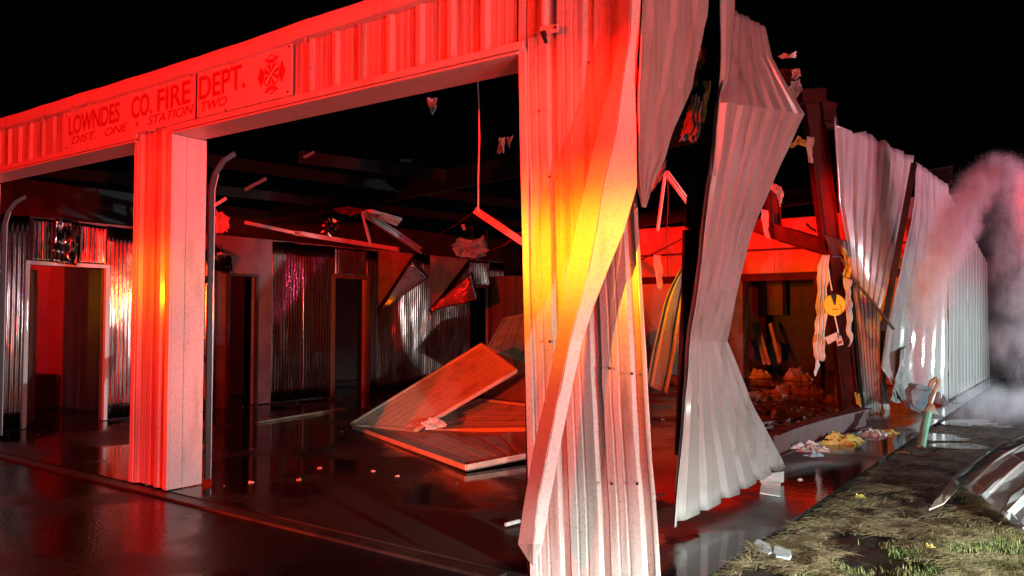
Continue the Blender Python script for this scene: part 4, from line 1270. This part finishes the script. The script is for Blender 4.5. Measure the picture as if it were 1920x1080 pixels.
mu.operation = 'MULTIPLY'
gl(fm.outputs[0], mu.inputs[0])
gl(ss_, mu.inputs[1])
vc = gn('GeometryNodeVolumeCube')
gl(mu.outputs[0], vc.inputs['Density'])
vc.inputs['Min'].default_value, vc.inputs['Max'].default_value = lo, hi
for k, ax in enumerate('XYZ'): vc.inputs['Resolution ' + ax].default_value = max(8, int((hi[k] - lo[k]) / .06))
sm = gn('GeometryNodeSetMaterial')
sm.inputs['Material'].default_value = M['mist']
gl(vc.outputs[0], sm.inputs[0])
gl(sm.outputs[0], go.inputs[0])
sp.modifiers.new('spray', 'NODES').node_group = ng
# droplets
mb = MB()
for k in range(48000):
    i = rng.randrange(len(arc) - 1)
    a, b_ = arc[i], arc[i + 1]
    t = rng.random()
    w = a[2] + (b_[2] - a[2]) * t
    if rng.random() > a[3] * 1.1: continue
    g1, g2, g3 = rng.gauss(0, .44), rng.gauss(0, .35), rng.gauss(0, .45)
    p = D(a[0] + (b_[0] - a[0]) * t + g1 * w, a[1] + (b_[1] - a[1]) * t + g2 * w, dz + g3 * w * dz / F)
    if p.z < .02: continue
    r = rng.uniform(.002, .0055)
    n = len(mb.v)
    mb.v += [p + V((r, 0, -r)), p + V((-r, r, -r)), p + V((-r, -r, -r)), p + V((0, 0, r * 1.4))]
    mb.f += [(n, n + 2, n + 1), (n, n + 1, n + 3), (n + 1, n + 2, n + 3), (n + 2, n, n + 3)]
mb.build('water_droplets', M['drop'], label='fine droplets flying in the arching water plume', kind='stuff')

# ================================================================== lawn details
rng = random.Random(11)
mb = MB()
def blade(p, h, w, lean, az):
    d = V((math.cos(az), math.sin(az), 0))
    sd = V((-d.y, d.x, 0)) * w
    n = len(mb.v)
    m1 = p + d * lean * .35 + V((0, 0, h * .6))
    m2 = p + d * lean + V((0, 0, h))
    mb.v += [p - sd, p + sd, m1 + sd * .7, m1 - sd * .7, m2]
    mb.f += [(n, n + 1, n + 2, n + 3), (n + 3, n + 2, n + 4)]
cnt = 0
for k in range(90000):
    x_, y_ = rng.uniform(1480, 2000), rng.uniform(900, 1130)
    p = G(x_, y_, -.02)
    g = (x_ - 1640) / 300 * .75 + (y_ - 985) / 130 * .55
    den = g + .8 * noise.noise(V((p.x * 2.2, p.y * 2.2, 3))) + .3 * noise.noise(V((p.x * 7, p.y * 7, 1)))
    if p.x < .4 or rng.random() > min(.4, max(0, den - .28) * 1.1): continue
    p = V((p.x, p.y, mud_h(p.x, p.y)))
    blade(p, rng.uniform(.02, .055), rng.uniform(.0016, .003), rng.uniform(.01, .05), rng.uniform(0, 6.28))
    cnt += 1
mb.build('grass', M['grass'], kind='stuff', label='wet green grass at the lower right corner')
mb = MB()
for k in range(60000):
    x_, y_ = rng.uniform(1250, 2000), 790 + 320 * rng.random() ** .8
    p = G(x_, y_, -.03)
    if p.x < .14: continue
    if noise.noise(V((p.x * 1.7, p.y * 1.7, 9))) + .5 * noise.noise(V((p.x * 4.5, p.y * 4.5, 4))) + (.18 if p.y < 2.5 else .42) < rng.random() * .9: continue
    z = mud_h(p.x, p.y) + rng.uniform(.012, .04)
    az = math.atan2(RT.y, RT.x) + rng.gauss(0, .45)
    ln = rng.uniform(.05, .22)
    d = V((math.cos(az), math.sin(az), rng.gauss(0, .09)))
    sd = V((-d.y, d.x, 0)).normalized() * rng.uniform(.002, .006)
    c = V((p.x, p.y, z))
    n = len(mb.v)
    mb.v += [c - d * ln / 2 - sd, c - d * ln / 2 + sd, c + V((0, 0, .006)) + sd, c + V((0, 0, .006)) - sd, c + d * ln / 2]
    mb.f += [(n, n + 1, n + 2, n + 3), (n + 3, n + 2, n + 4)]
c0 = G(1378, 1030, 0)
for k in range(900):
    a, b_ = rng.gauss(0, .10), rng.gauss(0, .12)
    c = V((c0.x + .05 + a, c0.y + b_, -.02 + .06 * math.exp(-(a * a + b_ * b_) / .015) + rng.uniform(0, .03)))
    if c.x < .12: continue
    az = rng.uniform(0, 3.14)
    d = V((math.cos(az), math.sin(az), rng.gauss(0, .25))) * rng.uniform(.03, .08)
    sd = V((-d.y, d.x, 0)).normalized() * .002
    n = len(mb.v)
    mb.v += [c - d - sd, c - d + sd, c + d]
    mb.f += [(n, n + 1, n + 2)]
mb.build('straw', M['straw'], kind='stuff', label='flattened dead straw washed over the mud')
# puddles beyond the pipe
for i, (x_, y_, rx, ry) in enumerate(((1760, 815, .7, .35), (1800, 832, .5, .25), (1850, 790, .9, .5))):
    c = G(x_, y_)
    hz = max(mud_h(c.x + a, c.y + b_) for a in (-.3, 0, .3) for b_ in (-.3, 0, .3)) - .008
    MB().poly([c + RT * (math.cos(k / 24 * 6.283) * rx * (.8 + .3 * noise.noise(V((k * .6, i, 0))))) + FW * (math.sin(k / 24 * 6.283) * ry) + V((0, 0, hz)) for k in range(24)]).build('puddle', M['puddle'], kind='structure')
# leaves of insulation on the lawn
for i, (x_, y_, lab) in enumerate(((1612, 924, 'orange insulation tuft lying alone on the mud'), (1688, 843, 'dull yellow tuft lying left of the foot of the standpipe'), (1755, 845, 'dull yellow tuft lying right of the foot of the standpipe'), (1742, 1030, 'tiny orange tuft at the edge of the green grass'))):
    p = G(x_, y_, -.02)
    pile('insulation_tuft', x_, y_, .07 if i in (0, 3) else .16, .05, .04, M['fluff'], lab, 'insulation', n=12, z0=mud_h(p.x, p.y) + .012, seed=60 + i)
# white tray
tr = T('plastic_tray', G(1450, 1035, -.03), 'broken white plastic tray lying on the mud', 'tray')
zt = mud_h(G(1450, 1035).x, G(1450, 1035).y) + .03
for q in (((1413, 1022), (1420, 1014), (1442, 1023), (1448, 1040), (1440, 1042), (1418, 1034)), ((1449, 1040), (1452, 1026), (1482, 1036), (1484, 1046), (1480, 1051), (1455, 1046))):
    pl_ = MB().prism([G(x_, y_, zt) for x_, y_ in q], (0, 0, .016)).build('tray_half', M['white'], tr, bevel=.003)
    c = sum((G(x_, y_, zt + .017) for x_, y_ in q), V()) / len(q)
    for a in range(-2, 3):
        for b_ in range(-1, 2):
            p = c + RT * a * .018 - FW * (a * .004) + FW * b_ * .022
            MB().box((p.x - .003, p.y - .006, zt + .0162), (p.x + .003, p.y + .006, zt + .0178)).build('slot', M['grey'], pl_)
# ripped plastic panel lower right
cp_ = T('clear_panel', G(1850, 960, 0), 'buckled clear ribbed plastic panel lying on the grass', 'plastic panel')
Lq = [G(1786, 908, .05), G(1812, 884, .16), G(1845, 858, .27), G(1885, 838, .33), G(1945, 812, .33)]
Rq = [G(1922, 1004, .02), G(1950, 972, .10), G(1975, 945, .18), G(2005, 922, .22), G(2050, 890, .22)]
sheet(Lq, Rq, 4, -.035, 24, prof=SIDEPROF, dent=.035, seed=71, bow=-.10, dscale=3).build('panel_sheet', M['clear'], cp_, solid=.003, smooth=True, sharp=24)
for k in range(5):
    s_ = min(.985, (k + .27) / 4) if k < 4 else .99
    L2 = [a.lerp(b_, s_) + V((0, 0, .10 * math.sin(math.pi * s_) + .045)) for a, b_ in zip(Lq, Rq)]
    MB().tube([interp(L2, t / 12) + V((0, 0, .012 * noise.noise(V((t, k, 3))))) for t in range(13)], .011, 6).build('rib', M['white'], cp_, smooth=True)
for t in (.02, .33, .62):
    a, b_ = interp(Lq, t), interp(Rq, t)
    MB().tube([a.lerp(b_, k / 10) + V((0, 0, .10 * math.sin(math.pi * k / 10) + .02 + .015 * noise.noise(a * 5 + V((k, 0, 0))))) for k in range(11)], .008, 6).build('rib', M['white'], cp_, smooth=True)
q = [G(1742, 962, .0), G(1760, 935, .03), G(1786, 905, .10), G(1796, 922, .07), G(1770, 950, .02)]
MB().prism([p + V((0, 0, .02)) for p in q], (0, 0, .012)).build('edge_strip', M['cream'], cp_)
